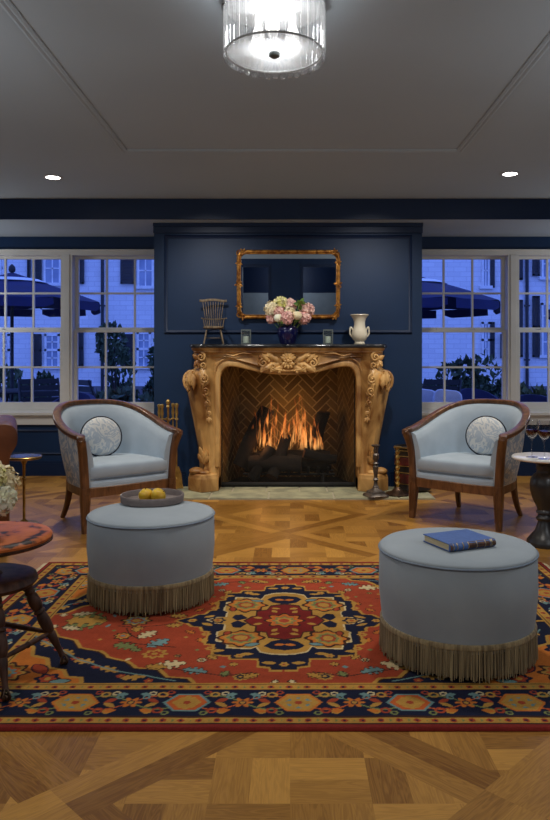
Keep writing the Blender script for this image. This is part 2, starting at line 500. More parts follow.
def inset(poly, d):
    """closed 2-D outline moved inwards along averaged normals (ccw)"""
    n = len(poly); out = []
    for i in range(n):
        p0, p1, p2 = (np.array(poly[(i - 1) % n]), np.array(poly[i]), np.array(poly[(i + 1) % n]))
        t = p2 - p0; l = np.hypot(*t) or 1
        out.append((p1[0] - t[1] / l * d, p1[1] + t[0] / l * d))
    return out

def clip_convex(poly, conv):
    out = list(poly); n = len(conv)
    for i in range(n):
        a, b = conv[i], conv[(i + 1) % n]
        def side(p): return (b[0] - a[0]) * (p[1] - a[1]) - (b[1] - a[1]) * (p[0] - a[0])
        inp, out = out, []
        for j in range(len(inp)):
            p, q = inp[j], inp[(j + 1) % len(inp)]
            sp, sq = side(p), side(q)
            if sp >= 0: out.append(p)
            if (sp > 0 and sq < 0) or (sp < 0 and sq > 0):
                t = sp / (sp - sq); out.append((p[0] + (q[0] - p[0]) * t, p[1] + (q[1] - p[1]) * t))
        if len(out) < 3: return []
    return out

def leaf_grid(mb, base, ang, length, width, lift=0.02, curl=0.0, n=8, m=5, lobes=0, plane='xz', flip=1, bend=0.0):
    """a raised acanthus lobe lying on an xz plane facing -y: midrib raised, lobed edge, curled tip"""
    dx, dz = math.cos(ang), math.sin(ang)
    vs = []; fs = []
    px, pz = 0.0, 0.0; a = ang
    pts = []
    for i in range(n + 1):
        t = i / n
        pts.append((px, pz, a))
        a += bend / n
        px += math.cos(a) * length / n; pz += math.sin(a) * length / n
    for i in range(n + 1):
        t = i / n
        w = width * math.sin(PI * min(1, (t * 0.86 + 0.14))) ** 0.7
        if lobes: w *= 1 + 0.22 * math.cos(2 * PI * lobes * t)
        for j in range(m):
            s = (j / (m - 1)) * 2 - 1
            x = pts[i][0] - math.sin(pts[i][2]) * s * w / 2
            z = pts[i][1] + math.cos(pts[i][2]) * s * w / 2
            h = lift * (1 - s * s) * (0.4 + 0.6 * math.sin(PI * t)) + curl * t * t - 0.25 * lift * math.exp(-(s * 5) ** 2)
            vs.append((base[0] + x, base[1] - h - 0.002, base[2] + z))
    for i in range(n):
        for j in range(m - 1):
            q = i * m + j
            fs.append((q, q + 1, q + m + 1, q + m))
    # back
    o = len(vs)
    vs += [(v[0], base[1] + 0.012, v[2]) for v in vs]
    rim = [j for j in range(m)] + [i * m + m - 1 for i in range(1, n + 1)] + [n * m + j for j in range(m - 2, -1, -1)] + [i * m for i in range(n - 1, 0, -1)]
    for k in range(len(rim)):
        a_, b_ = rim[k], rim[(k + 1) % len(rim)]
        fs.append((a_, b_, b_ + o, a_ + o))
    mb.add(vs, fs)

def spiral(c, r0, r1, turns, a0, n=40, sgn=1, y=0.0):
    out = []
    for i in range(n + 1):
        t = i / n; r = r0 + (r1 - r0) * t; a = a0 + sgn * turns * 2 * PI * t
        out.append((c[0] + r * math.cos(a), c[1] - y * t, c[2] + r * math.sin(a)))
    return out
# ================================================================== SETTING
YW, YB, YS = 6.85, 6.19, 5.98          # window wall, chimney breast, soffit face
ZC, ZS = 2.44, 2.274                   # ceiling, soffit underside
XL, XR, YF = -3.45, 3.45, -2.6

# ---- oak parquet: diamond lattice of double boards, basket weave inside
def build_floor():
    polys, grains, tones = [], [], []
    hz = 0.557; bw = 0.083; y0 = 1.785
    def put(poly, ang, tone=None):
        if len(poly) < 3: return
        c, s = math.cos(ang), math.sin(ang)
        off = (random.random() * 40, random.random() * 40)
        polys.append(poly)
        grains.append([(p[0] * c + p[1] * s + off[0], -p[0] * s + p[1] * c + off[1], 0) for p in poly])
        tones.append(random.uniform(-0.03, 0.48) if tone is None else tone)
    room = [(XL, YF), (XR, YF), (XR, YW + 0.2), (XL, YW + 0.2)]
    s2 = math.sqrt(0.5)
    def uv(u, v): return (u * s2 - v * s2, y0 + hz + u * s2 + v * s2)      # u along +45, v along +135
    step = hz * 2 * s2                                                  # spacing of the lattice lines
    N = 11
    for i in range(-N, N + 1):
        for j in range(-N, N + 1):
            u0, v0 = i * step, j * step
            # boards running along u (continuous) at v = v0
            for k in (-1, 0):
                q = [uv(u0, v0 + k * bw), uv(u0 + step, v0 + k * bw), uv(u0 + step, v0 + (k + 1) * bw), uv(u0, v0 + (k + 1) * bw)]
                put(clip_convex(q, room), PI / 4)
                q = [uv(u0 + k * bw, v0 + bw), uv(u0 + (k + 1) * bw, v0 + bw), uv(u0 + (k + 1) * bw, v0 + step - bw), uv(u0 + k * bw, v0 + step - bw)]
                put(clip_convex(q, room), 3 * PI / 4)
            # the square between: basket weave
            sq = [uv(u0 + bw, v0 + bw), uv(u0 + step - bw, v0 + bw), uv(u0 + step - bw, v0 + step - bw), uv(u0 + bw, v0 + step - bw)]
            cx, cy = uv(u0 + step / 2, v0 + step / 2)
            if not (XL - 1 < cx < XR + 1 and YF - 1 < cy < YW + 1): continue
            md = 0.205
            for a in range(-3, 3):
                for b in range(-3, 3):
                    bx, by = cx + (a + 0.5) * md - md / 2 + md * 0.0, cy + b * md
                    if (a + b) % 2 == 0:
                        bs = [[(bx, by + h * md / 2), (bx + md, by + h * md / 2), (bx + md, by + (h + 1) * md / 2), (bx, by + (h + 1) * md / 2)] for h in (0, 1)]; g = 0
                    else:
                        bs = [[(bx + h * md / 2, by), (bx + (h + 1) * md / 2, by), (bx + (h + 1) * md / 2, by + md), (bx + h * md / 2, by + md)] for h in (0, 1)]; g = PI / 2
                    for q in bs:
                        q = clip_convex(q, sq)
                        if q: put(clip_convex(q, room), g)
    planks_mesh('floor', polys, grains, tones, 'oak', lambda p: (p[0], p[1], 0.0), 0.0012)

def planks_mesh(name, polys, grains, tones, m, f3, gap, rgb=None, parent=None, kind='structure'):
    vs, fs, g, t = [], [], [], []
    for p, gr, tn in zip(polys, grains, tones):
        n = len(p)
        o = len(vs)
        vs += [f3(q) for q in p]
        fs.append(list(range(o, o + n))); g += gr; t.append(tn)
    me = bpy.data.meshes.new(name)
    me.from_pydata(vs, [], fs)
    me.materials.append(M[m])
    at_ = me.attributes.new('grain', 'FLOAT_VECTOR', 'CORNER')
    at_.data.foreach_set('vector', np.array(g, dtype=np.float32).ravel())
    ac = me.attributes.new('tone', 'FLOAT_COLOR', 'FACE')
    if rgb is None: cols = np.array([(x, x, x, 1) for x in t], dtype=np.float32)
    else: cols = np.array([(*rgb(x), 1) for x in t], dtype=np.float32)
    ac.data.foreach_set('color', cols.ravel())
    me.update()
    o = bpy.data.objects.new(name, me); COL.objects.link(o)
    if parent: o.parent = parent
    if kind: o['kind'] = kind
    return o
build_floor()
MB().box(XL - 0.2, YF - 0.2, -0.2, XR + 0.2, YW + 0.2, -0.02).build('floor_slab', 'dark_wood', kind='structure')

# ---- walls
OPL, OPR, OZ0, OZ1 = (-3.1, -1.168), (1.146, 3.12), 0.60, 2.115
def wall_back():
    b = MB()
    y0, y1 = YW, YW + 0.2
    b.box(XL, y0, OZ1, XR, y1, ZC + .1)
    b.box(XL, y0, 0, XR, y1, OZ0)
    for x0, x1 in ((XL, OPL[0]), (OPL[1], OPR[0]), (OPR[1], XR)):
        b.box(x0, y0, OZ0, x1, y1, OZ1)
    return b.build('wall_back', 'navy', smooth=0, kind='structure')
wall_back()
MB().box(XL - 0.2, YF - 0.2, 0, XL, YW + 0.2, ZC + .1).build('wall_left', 'navy', smooth=0, kind='structure')
MB().box(XR, YF - 0.2, 0, XR + 0.2, YW + 0.2, ZC + .1).build('wall_right', 'navy', smooth=0, kind='structure')
# wall behind the camera, two openings into a dim adjoining room
b = MB()
for x0, x1 in ((XL, -0.98), (-0.45, 0.27), (0.97, XR)):
    b.box(x0, YF - 0.2, 0, x1, YF, ZC + .1)
for x0, x1 in ((-0.98, -0.45), (0.27, 0.97)):
    b.box(x0, YF - 0.2, 2.16, x1, YF, ZC + .1)
b.build('wall_front', 'navy', smooth=0, kind='structure')
b = MB()
b.box(XL, YF - 2.4, -0.1, XR, YF - 0.2, 0.0); b.box(XL, YF - 2.6, 0, XR, YF - 2.4, 2.6); b.box(XL, YF - 2.4, 2.5, XR, YF - 0.2, 2.6)
b.box(XL - .2, YF - 2.4, 0, XL, YF - 0.2, 2.6); b.box(XR, YF - 2.4, 0, XR + .2, YF - 0.2, 2.6)
b.build('wall_adjoining_room', 'navy_dark', smooth=0, kind='structure')
b = MB(); b.box(-2.4, YF - 2.38, 0.5, 2.4, YF - 2.33, 1.62)
b.build('trim_adjoining_wainscot', 'velvet', smooth=0, kind='structure')
for x0, x1 in ((-0.98, -0.45), (0.27, 0.97)):
    b = MB(); t = 0.05
    b.box(x0 - t, YF - 0.02, 0, x0, YF + 0.02, 2.16 + t); b.box(x1, YF - 0.02, 0, x1 + t, YF + 0.02, 2.16 + t); b.box(x0, YF - 0.02, 2.16, x1, YF + 0.02, 2.16 + t)
    b.build('trim_doorway', 'navy_dark', smooth=0, kind='structure')
b = MB(); b.box(XL, YF, 2.33, XR, YF + 0.07, ZC); b.build('trim_cornice_front', 'ceiling', smooth=0, kind='structure')

# chimney breast with the firebox opening
CX0, CX1 = -1.169, 1.135
FX0, FX1, FZ1 = -0.64, 0.61, 1.08
b = MB()
b.box(CX0, YB, 0, FX0, YW, ZS); b.box(FX1, YB, 0, CX1, YW, ZS); b.box(FX0, YB, FZ1, FX1, YW, ZS)
b.build('wall_chimney', 'navy', smooth=0, kind='structure')
# picture moulding and crown on the breast
def frame_mould(name, x0, x1, z0, z1, y, w, d, m):
    b = MB()
    sec = [(0, 0), (w * 0.15, d * 0.7), (w * 0.4, d), (w * 0.65, d * 0.6), (w, d * 0.35), (w, 0)]
    rings = []
    for (cx, cz, sx, sz) in ((x0, z0, 1, 1), (x1, z0, -1, 1), (x1, z1, -1, -1), (x0, z1, 1, -1)):
        rings.append([(cx + sx * a, y - h, cz + sz * a) for a, h in sec])
    b.loft(rings, loop=True)
    return b.build(name, m, kind='structure')
frame_mould('trim_1', -1.083, 1.05, 1.325, 2.175, YB, 0.03, 0.018, 'navy_dark')
b = MB(); b.box(CX0 - 0.004, YB - 0.02, ZS - 0.085, CX1 + 0.004, YB + 0.02, ZS); b.box(CX0 - .004, YB - 0.035, ZS - 0.03, CX1 + .004, YB + .02, ZS)
b.build('trim_2', 'navy_dark', smooth=0, kind='structure', bevel=0.004)
for nm, x0, x1, y in (('baseboard_back', CX0, -0.9, YB), ('baseboard_back', 0.86, CX1, YB), ('baseboard_back', XL, CX0, YW), ('baseboard_back', CX1, XR, YW)):
    b = MB(); b.box(x0, y - 0.018, 0, x1, y, 0.12); b.box(x0, y - 0.012, 0.12, x1, y, 0.14)
    b.build(nm, 'navy_dark', smooth=0, kind='structure')
# panel moulding on wall under the windows
frame_mould('trim_3', -2.9, -1.3, 0.2, 0.44, YW, 0.025, 0.012, 'navy_dark')
frame_mould('trim_4', 1.3, 2.9, 0.2, 0.44, YW, 0.025, 0.012, 'navy_dark')

# ---- ceiling, soffit, mouldings
MB().box(XL - .2, YF - .2, ZC, XR + .2, YW + .2, ZC + 0.2).build('ceiling', 'ceiling', smooth=0, kind='structure')
MB().box(XL, YS + 0.02, ZS, XR, YW, ZC).build('ceiling_soffit', 'ceiling', smooth=0, kind='structure')
MB().box(XL, YS, ZS - 0.004, XR, YS + 0.02, ZC).build('trim_5', 'navy_dark', smooth=0, kind='structure')
def ceil_strip(name, pts, w, d):
    b = MB()
    sec = [(-w / 2, 0), (-w / 2, d * .6), (-w * .25, d), (0, d * .5), (w * .25, d), (w / 2, d * .6), (w / 2, 0)]
    b.sweep([(x, y, ZC) for x, y in pts], sec, up=(0, 0, -1))
    b.build(name, 'ceiling', kind='structure')
ceil_strip('trim_6', [(-1.085, YF), (-1.06, 4.62)], 0.045, 0.010)
ceil_strip('trim_7', [(1.085, YF), (1.085, 4.62)], 0.045, 0.010)
ceil_strip('trim_8', [(-1.06, 4.6), (1.085, 4.6)], 0.045, 0.010)

# ---- windows
YG = 6.93
def window(idx, gx0, gx1):
    root = thing('window_%d' % idx, 'double-hung window', 'window', (0, 0, 0))
    del root['label']; del root['category']; root['kind'] = 'structure'
    zt, zm1, zm0, zb = 2.072, 1.413, 1.365, 0.696
    # frame
    b = MB(); j = 0.045
    b.box(gx0 - j - .03, YW + .0, 0.6, gx0 - .03, YW + .14, 2.115); b.box(gx1 + .03, YW + .0, 0.6, gx1 + j + .03, YW + .14, 2.115)
    b.box(gx0 - .03, YW, 2.095, gx1 + .03, YW + .14, 2.115); b.box(gx0 - .03, YW + .02, 0.6, gx1 + .03, YW + .14, 0.625)
    b.build('frame', 'casing', root, smooth=0)
    def sash(name, z0, z1, y, st, bot, top, cols=3, rows=2):
        b = MB()
        b.box(gx0 - .03, y, z0 - bot, gx0, y + .035, z1 + top); b.box(gx1, y, z0 - bot, gx1 + .03, y + .035, z1 + top)
        b.box(gx0, y, z0 - bot, gx1, y + .035, z0); b.box(gx0, y, z1, gx1, y + .035, z1 + top)
        w = 0.009
        for k in range(1, cols):
            x = gx0 + (gx1 - gx0) * k / cols
            b.box(x - w, y + .004, z0, x + w, y + .03, z1)
        for k in range(1, rows):
            z = z0 + (z1 - z0) * k / rows
            b.box(gx0, y + .005, z - w, gx1, y + .029, z + w)
        s = b.build(name, 'casing', root, smooth=0)
        g = MB(); g.box(gx0, y + .015, z0, gx1, y + .018, z1)
        g.build('glass', 'glass', s, smooth=0)
    sash('upper_sash', zm1, zt, YW + .085, .03, .024, .025)
    sash('lower_sash', zb, zm0, YW + .045, .03, .07, .024)
    b = MB()
    for fx in (0.28, 0.72):
        b.box(gx0 + (gx1 - gx0) * fx - .03, YW + .05, zm0 + .024, gx0 + (gx1 - gx0) * fx + .03, YW + .075, zm0 + .036)
    b.build('sash_lock', 'casing', root, smooth=0)
window(1, -3.015, -2.204)
window(2, -2.036, -1.227)
window(3, 1.205, 2.036)
window(4, 2.204, 3.035)
def casing(idx, x0, x1, xm):
    b = MB()
    b.box(x0 - .06, YW - .022, 2.095, x1 + .06, YW, 2.15)                       # head
    b.box(x0 - .06, YW - .03, 2.138, x1 + .06, YW, 2.15)
    b.box(xm - .055, YW - .022, .6, xm + .055, YW + .02, 2.095)                  # mullion
    b.box(xm - .03, YW - .03, .6, xm + .03, YW, 2.095)
    b.box(x0 - .05, YW - .022, .6, x0 + .028, YW, 2.095); b.box(x1 - .028, YW - .022, .6, x1 + .05, YW, 2.095)
    b.box(x0 - .06, YW - .05, .575, x1 + .06, YW + .05, .605)                    # stool
    b.box(x0 - .05, YW - .022, .485, x1 + .05, YW, .575)                         # apron
    b.build('trim_%d' % idx, 'casing', smooth=0, kind='structure', bevel=0.003)
casing(9, OPL[0], OPL[1], -2.12)
casing(10, OPR[0], OPR[1], 2.12)

# ================================================================== OUTSIDE
MB().box(-30, YW + .2, -0.25, 30, 34, -0.12).build('ground', 'paving', smooth=0, kind='structure')

bld = thing('brick_building', 'white painted brick building with dark shutters across the courtyard', 'building', (0, 24, -0.12))
def SX(px, Y=24.0): return (px - VPX) / FPX * Y
def SZ(py, Y=24.0): return EYE - (py - VPY) / FPX * Y + 0.12
MB().box(-20, 0, 0, 20, 4, 8.5).build('facade', 'white_brick', bld, smooth=0)
def bwin(px0, px1, py0, py1):
    x0, x1, z1, z0 = SX(px0), SX(px1), SZ(py0), SZ(py1)
    b = MB(); t = .07
    b.box(x0, -.06, z0, x0 + t, 0, z1); b.box(x1 - t, -.06, z0, x1, 0, z1); b.box(x0, -.06, z1 - t, x1, 0, z1); b.box(x0 - .08, -.12, z0 - .1, x1 + .08, 0, z0)
    zm = (z0 + z1) / 2
    b.box(x0, -.06, zm - .04, x1, 0, zm + .04)
    xm = (x0 + x1) / 2
    b.box(xm - .02, -.045, z0, xm + .02, 0, z1)
    b.box(x0, -.045, (z0 + zm) / 2 - .02, x1, 0, (z0 + zm) / 2 + .02); b.box(x0, -.045, (z1 + zm) / 2 - .02, x1, 0, (z1 + zm) / 2 + .02)
    w = b.build('window', 'out_white', bld, smooth=0)
    g = MB(); g.box(x0 + .02, -.03, z0, x1 - .02, -.005, z1); g.build('pane', 'out_glass', w, smooth=0)
def shut(px0, px1, py0, py1):
    x0, x1, z1, z0 = SX(px0), SX(px1), SZ(py0), SZ(py1)
    b = MB(); t = .06
    b.box(x0, -.07, z0, x1, -.04, z1)
    k = z0 + t
    while k < z1 - t:
        b.box(x0 + t, -.10, k, x1 - t, -.05, k + .05); k += .1
    for a, c in ((z0, z0 + t), (z1 - t, z1), ((z0 + z1) / 2 - .03, (z0 + z1) / 2 + .03)): b.box(x0, -.10, a, x1, -.04, c)
    b.box(x0, -.10, z0, x0 + t, -.04, z1); b.box(x1 - t, -.10, z0, x1, -.04, z1)
    b.build('shutter', 'shutter', bld, smooth=0)
# upper storey and lower storey openings (photo columns, built on the facade)
for w, s in (((44, 61.5, 225, 283), ((33.5, 42),)), ((137.5, 154, 225, 286), ((121, 135),)), ((10, 26, 225, 283), ((28, 31),)), ((-30, -16, 225, 283), ((-14, -3), (-43, -32))), ((0, 6, 225, 283), ())):
    if w[2] and not (w[0] == 10): bwin(*w)
    for a in s: shut(a[0], a[1], w[2], 284)
shut(79, 84.5, 225, 284)
bwin(45, 60, 334, 366); shut(34, 42, 334, 367)
bwin(3, 10, 334, 366)
bwin(137, 151, 332, 366); shut(121, 134, 334, 366); shut(79, 84, 330, 366)
bwin(481.5, 489.5, 225, 286); shut(490, 494, 225, 288); bwin(481.5, 489.5, 322, 358); shut(489.5, 494, 322, 358)
shut(518.5, 522, 225, 280); shut(532, 539, 225, 276); bwin(541, 556, 225, 277); bwin(541, 556, 303, 355); shut(532, 539, 296, 357); shut(518.5, 522, 300, 357); shut(558, 565, 225, 277); shut(558, 565, 303, 357); shut(500, 503, 334, 358)
for px in (103, 526.3):
    b = MB(); b.tube([(SX(px), -.08, .0), (SX(px), -.08, 8.4)], .055, 10)
    for z in (1.2, 3, 4.8): b.box(SX(px) - .08, -.14, z, SX(px) + .08, 0, z + .05)
    b.build('downspout', 'shutter', bld)
b = MB(); b.box(-20, -.1, -.02, 20, 0, .35); b.build('plinth', 'paving', bld, smooth=0)

def umbrella(loc, label):
    t = thing('patio_umbrella', label, 'umbrella', loc, 0, 'patio umbrellas in the courtyard')
    n = 8; R0 = 1.5; z0, z1 = 2.22, 2.72
    b = MB(); b.mat(0)
    prof = [(0.04, z1), (0.45, 2.585), (0.47, 2.575), (1.0, 2.40), (R0, z0)]
    vs = []; fs = []; mi = []
    for r, z in prof:
        for k in range(n * 4):
            a = 2 * PI * k / (n * 4); rr = r * (1 - 0.03 * abs(math.sin(n * a / 2)))
            vs.append((rr * math.cos(a), rr * math.sin(a), z - 0.03 * (r / R0) * abs(math.sin(n * a / 2))))
    m = n * 4
    for i in range(len(prof) - 1):
        for k in range(m): fs.append((i * m + k, i * m + (k + 1) % m, (i + 1) * m + (k + 1) % m, (i + 1) * m + k))
    b.add(vs, fs); b.build('canopy', 'umbrella', t, smooth=20)
    b = MB()
    b.lathe([(0.46, 2.60), (0.60, 2.545), (0.60, 2.55), (0.46, 2.605)], 32); b.build('vent_stripe', 'umbrella_white', t)
    b = MB(); vs = []; fs = []
    for k in range(m * 2):
        a = 2 * PI * k / (m * 2); rr = R0 * (1 - 0.03 * abs(math.sin(n * a / 2)))
        drop = .17 if k % 8 else .12
        vs += [(rr * math.cos(a), rr * math.sin(a), z0 - 0.02), ((rr + .01) * math.cos(a), (rr + .01) * math.sin(a), z0 - drop)]
    for k in range(m * 2):
        if k % 8 == 0: continue
        j = (k + 1) % (m * 2); fs.append((2 * k, 2 * j, 2 * j + 1, 2 * k + 1))
    b.add(vs, fs); b.build('valance', 'umbrella', t)
    for k in range(n):
        a = 2 * PI * k / n
        b = MB(); b.tube([(.05 * math.cos(a), .05 * math.sin(a), z1 - .04), (R0 * .98 * math.cos(a), R0 * .98 * math.sin(a), z0 - .02)], .012, 6); b.build('rib', 'out_dark', t)
    b = MB(); b.tube([(0, 0, .02), (0, 0, 2.76)], .03, 10); b.build('pole', 'out_dark', t)
    b = MB(); b.lathe([(.01, 2.72), (.05, 2.74), (.06, 2.78), (.05, 2.83), (.01, 2.87)], 12); b.build('finial', 'out_dark', t)
    b = MB(); b.lathe([(.0, 0), (.28, 0), (.28, .05), (.06, .09), (.05, .3), (0, .3)], 20); b.build('base', 'out_dark', t)
    return t
GZ = -0.12
u1 = umbrella((at(12, 360, 12.4).x, 12.4, GZ), 'navy umbrella over the patio table outside the left windows')
u2 = dup(u1, (at(411, 360, 12.2).x, 12.2, GZ - .05), 0.2, 'navy umbrella cut off by the chimney wall in the third window')
u3 = dup(u1, (at(634, 360, 12.6).x, 12.6, GZ - .1), 0.1, 'navy umbrella whose tip shows at the right edge of the photo')

def shrub(name, label, loc, w, h, d, n, seed, mt='shrub', trunk=0.0, leaf=0.09, grp='courtyard shrubs'):
    t = thing(name, label, 'shrub', loc, 0, grp)
    r = np.random.default_rng(seed)
    b = MB(); vs = []; fs = []
    nb = max(3, n // 160)
    cs = [(r.uniform(-.6, .6) * w, r.uniform(-.5, .5) * d, trunk + (h - trunk) * r.uniform(.25, .8), r.uniform(.3, .5)) for _ in range(nb)]
    for i in range(n):
        c = cs[i % nb]
        v = r.normal(size=3); v /= np.linalg.norm(v); q = r.uniform(.55, 1.0) ** .6
        p = np.array((c[0] + v[0] * c[3] * w * q, c[1] + v[1] * c[3] * d * q, c[2] + v[2] * c[3] * (h - trunk) * .7 * q))
        p[2] = max(p[2], .03)
        e = Euler((r.uniform(0, 6), r.uniform(0, 6), r.uniform(0, 6))).to_matrix(); s = leaf * r.uniform(.6, 1.3)
        o = len(vs)
        for a in ((-1, 0, 0), (0, -.5, .1), (1, 0, 0), (0, .5, .1)): vs.append(Vector(p) + e @ (Vector(a) * s))
        fs.append((o, o + 1, o + 2, o + 3))
    b.add(vs, fs); b.build('foliage', mt, t, smooth=0)
    b = MB()
    for k in range(4):
        c = cs[k % nb]; b.tube([(r.uniform(-.05, .05), 0, 0), (c[0] * .4, c[1] * .4, c[2] * .5), (c[0], c[1], c[2])], [.03, .02, .01], 6)
    b.build('stem', 'bark', t)
    return t
def SG(px, Y): return (at(px, 360, Y).x, Y, GZ)
shrub('bushy_tree', 'tall leafy bush seen through the second window', SG(116, 14), .62, 2.0, .6, 620, 1, trunk=.5, leaf=.075)
shrub('bushy_tree', 'dark bush against the chimney edge of the second window', SG(163, 13), .4, 1.7, .5, 380, 2, trunk=.3, leaf=.07)
shrub('garden_shrub', 'dark low shrub along the bottom of the second window', SG(133, 12), .8, .75, .5, 900, 3)
shrub('garden_shrub', 'yellowish low shrub beside the chimney at the second window', SG(151, 11.2), .4, .62, .4, 500, 4, 'shrub_light')
shrub('garden_shrub', 'dark low shrub at the left of the second window', SG(88, 12.5), .6, .55, .5, 600, 5)
shrub('garden_shrub', 'leafy shrub behind the patio table in the first window', SG(22, 15), .7, 1.1, .6, 700, 6)
shrub('bushy_tree', 'big dark bush in the middle of the third window', SG(463, 12.6), .72, 1.45, .7, 900, 7, trunk=.05, leaf=.07)
shrub('bushy_tree', 'dark bush at the right side of the third window', SG(490, 14.6), .45, 1.1, .5, 420, 8, leaf=.07)
shrub('garden_shrub', 'green shrub low in the middle of the third window', SG(459, 11.8), .36, .72, .4, 600, 9, 'shrub_light')
shrub('garden_shrub', 'small green shrub low in the fourth window', SG(526, 11), .3, .85, .4, 500, 10, 'shrub_light')

shrub('garden_shrub', 'low dark shrub in the lower right of the second window', SG(146, 15.2), .8, 1.0, .5, 700, 21)
shrub('garden_shrub', 'low dark shrub in the lower left of the third window', SG(433, 14.2), .5, .75, .5, 500, 22)
shrub('garden_shrub', 'low dark shrub at the right edge of the fourth window', SG(548, 12.4), .6, .9, .5, 500, 23)
def patio_chair(loc, rz, label):
    t = thing('patio_chair', label, 'chair', loc, rz, 'patio chairs in the courtyard')
    b = MB()
    for k in range(6):
        z = .42 + .09 * k; b.box(-.27, .22 + .03 * k, z, .27, .25 + .03 * k, z + .075)
    b.build('backrest', 'out_dark', t, smooth=0)
    b = MB(); b.box(-.28, -.28, .38, .28, .26, .43); b.build('seat', 'out_dark', t, smooth=0, bevel=.01)
    for sx in (-1, 1):
        b = MB(); b.tube([(sx * .28, -.27, 0), (sx * .29, -.27, .6), (sx * .29, .3, .62), (sx * .28, .42, .95)], .018, 6); b.build('arm', 'out_dark', t)
        for y in (-.27, .25):
            b = MB(); b.tube([(sx * .28, y, 0), (sx * .27, y, .4)], .016, 6); b.build('leg', 'out_dark', t)
    return t
c1 = patio_chair(SG(47, 10.2), R(35), 'slatted dark patio chair beside the patio table in the first window')
dup(c1, SG(-48, 10.9), R(-60), 'dark patio chair at the far left edge of the first window')
dup(c1, SG(108, 10.2), R(130), 'dark patio chair at the left bottom of the second window')
dup(c1, SG(428, 9.8), R(-40), 'dark patio chair behind the white cushions in the third window')
t = thing('patio_table', 'dark round patio table under the umbrella in the first window', 'table', SG(16, 11.6))
b = MB(); b.lathe([(0, .70), (.6, .70), (.61, .72), (.6, .74), (0, .74)], 32); b.build('tabletop', 'out_dark', t)
for k in range(4):
    a = PI / 4 + k * PI / 2; b = MB(); b.tube([(.12 * math.cos(a), .12 * math.sin(a), .7), (.2 * math.cos(a), .2 * math.sin(a), .35), (.42 * math.cos(a), .42 * math.sin(a), 0)], .02, 6); b.build('leg', 'out_dark', t)
def lounge(loc, rz, label):
    t = thing('patio_armchair', label, 'armchair', loc, rz, 'woven patio armchairs')
    b = MB(); b.prism([(-.4, -.4), (.4, -.4), (.4, .4), (-.4, .4)], .08, .34, 'z'); b.build('base', 'out_navy', t, bevel=.03)
    rings = []
    for k in range(13):
        a = PI * k / 12; rings.append([(.42 * math.cos(a) * s, .12 + .34 * math.sin(a) * s, z) for s, z in ((.86, .3), (.86, .55 + .25 * math.sin(a)), (1.02, .55 + .25 * math.sin(a)), (1.0, .1))])
    b = MB(); b.loft(rings); b.build('backrest', 'out_navy', t)
    b = MB(); b.box(-.33, -.4, .34, .33, .3, .46); b.build('cushion', 'out_navy', t, bevel=.03)
    return t
l1 = lounge(SG(57, 8.9), R(-25), 'navy rounded patio armchair at the right bottom of the first window')
dup(l1, SG(487, 10.4), R(20), 'navy rounded patio armchair low in the third window')
dup(l1, SG(537, 8.4), R(-10), 'navy rounded patio armchair low in the fourth window')
t = thing('patio_sofa', 'dark patio sofa low in the third window', 'sofa', SG(436, 8.9), R(-20))
b = MB(); b.box(-.5, -.35, .1, .5, .35, .38); b.build('base', 'out_dark', t, smooth=0, bevel=.02)
b = MB(); b.box(-.5, .25, .3, .5, .36, .72); b.build('backrest', 'out_dark', t, smooth=0, bevel=.02)
for k, (px, w, rz, lab) in enumerate(((423, .2, -.5, 'white outdoor cushion leaning at the chimney edge of the third window'), (447, .2, -.2, 'white outdoor cushion leaning on the sofa beside another cushion'))):
    b = MB()
    rings = []
    for q in (-1, -.6, 0, .6, 1):
        s = (1 - .12 * abs(q) ** 3); rings.append([(x * s, .07 * q, z * s) for x, z in rsec(.34, .34, .08)])
    b.loft(rings)
    o = b.build('outdoor_cushion', 'out_cushion', None, SG(px, 8.7 - .25 * k), rot=(R(-18), .1, rz)); o.location.z = .58
    tag(o, lab, 'cushion', 'white outdoor cushions')
# ================================================================== FIREPLACE
# hearth
hx0, hx1, hy0, hy1 = -0.955, 1.145, 5.66, YB
t = thing('hearth', 'pale slate tile hearth slab in front of the fireplace', 'hearth', (0, 0, 0))
MB().box(hx0, hy0, 0.0005, hx1, hy1, 0.008).build('grout_bed', 'grout', t, smooth=0)
b = MB()
rows = [(hy0, hy0 + .30, [hx0, -.64, -.17, .35, .86, hx1]), (hy0 + .30, hy1, [hx0, -.48, -.2, .08, .31, .62, hx1])]
for y0, y1, xs in rows:
    for a, c in zip(xs[:-1], xs[1:]): b.box(a + .008, y0 + .006, .004, c - .008, y1 - .006, .014 + random.random() * .0015)
b.build('slate_tile', 'slate', t, smooth=0, bevel=.002)

# brick firebox (herringbone)
def herringbone(name, f3, w, h):
    bl, bw_ = 0.215, 0.062
    polys, g, tn = [], [], []
    rect = [(0, 0), (w, 0), (w, h), (0, h)]
    c, s = math.cos(PI / 4), math.sin(PI / 4)
    def rot(p): return (p[0] * c - p[1] * s + w / 2, p[0] * s + p[1] * c)
    k = bw_; n = 3; gp = .0055
    bl = n * k
    N = 40
    for m in range(-30, 30):
        for q in range(-12, 12):
            ox = m * k + q * 2 * bl; oy = m * k
            for (x0, y0, dx, dy) in ((ox, oy, bl, k), (ox + bl - 0, oy - bl + k, k, bl)):
                r = [(x0 + gp, y0 + gp), (x0 + dx - gp, y0 + gp), (x0 + dx - gp, y0 + dy - gp), (x0 + gp, y0 + dy - gp)]
                r = clip_convex([rot(p) for p in r], rect)
                if len(r) >= 3:
                    polys.append(r); g.append([(p[0], p[1], 0) for p in r]); tn.append(random.random())
    ca, cb = np.array(lin(142, 114, 70)), np.array(lin(106, 82, 50))
    return planks_mesh(name, polys, [p for gg in g for p in [gg]], tn, 'brick', f3, 0, rgb=lambda x: tuple(ca * x + cb * (1 - x)))
BY = 6.70
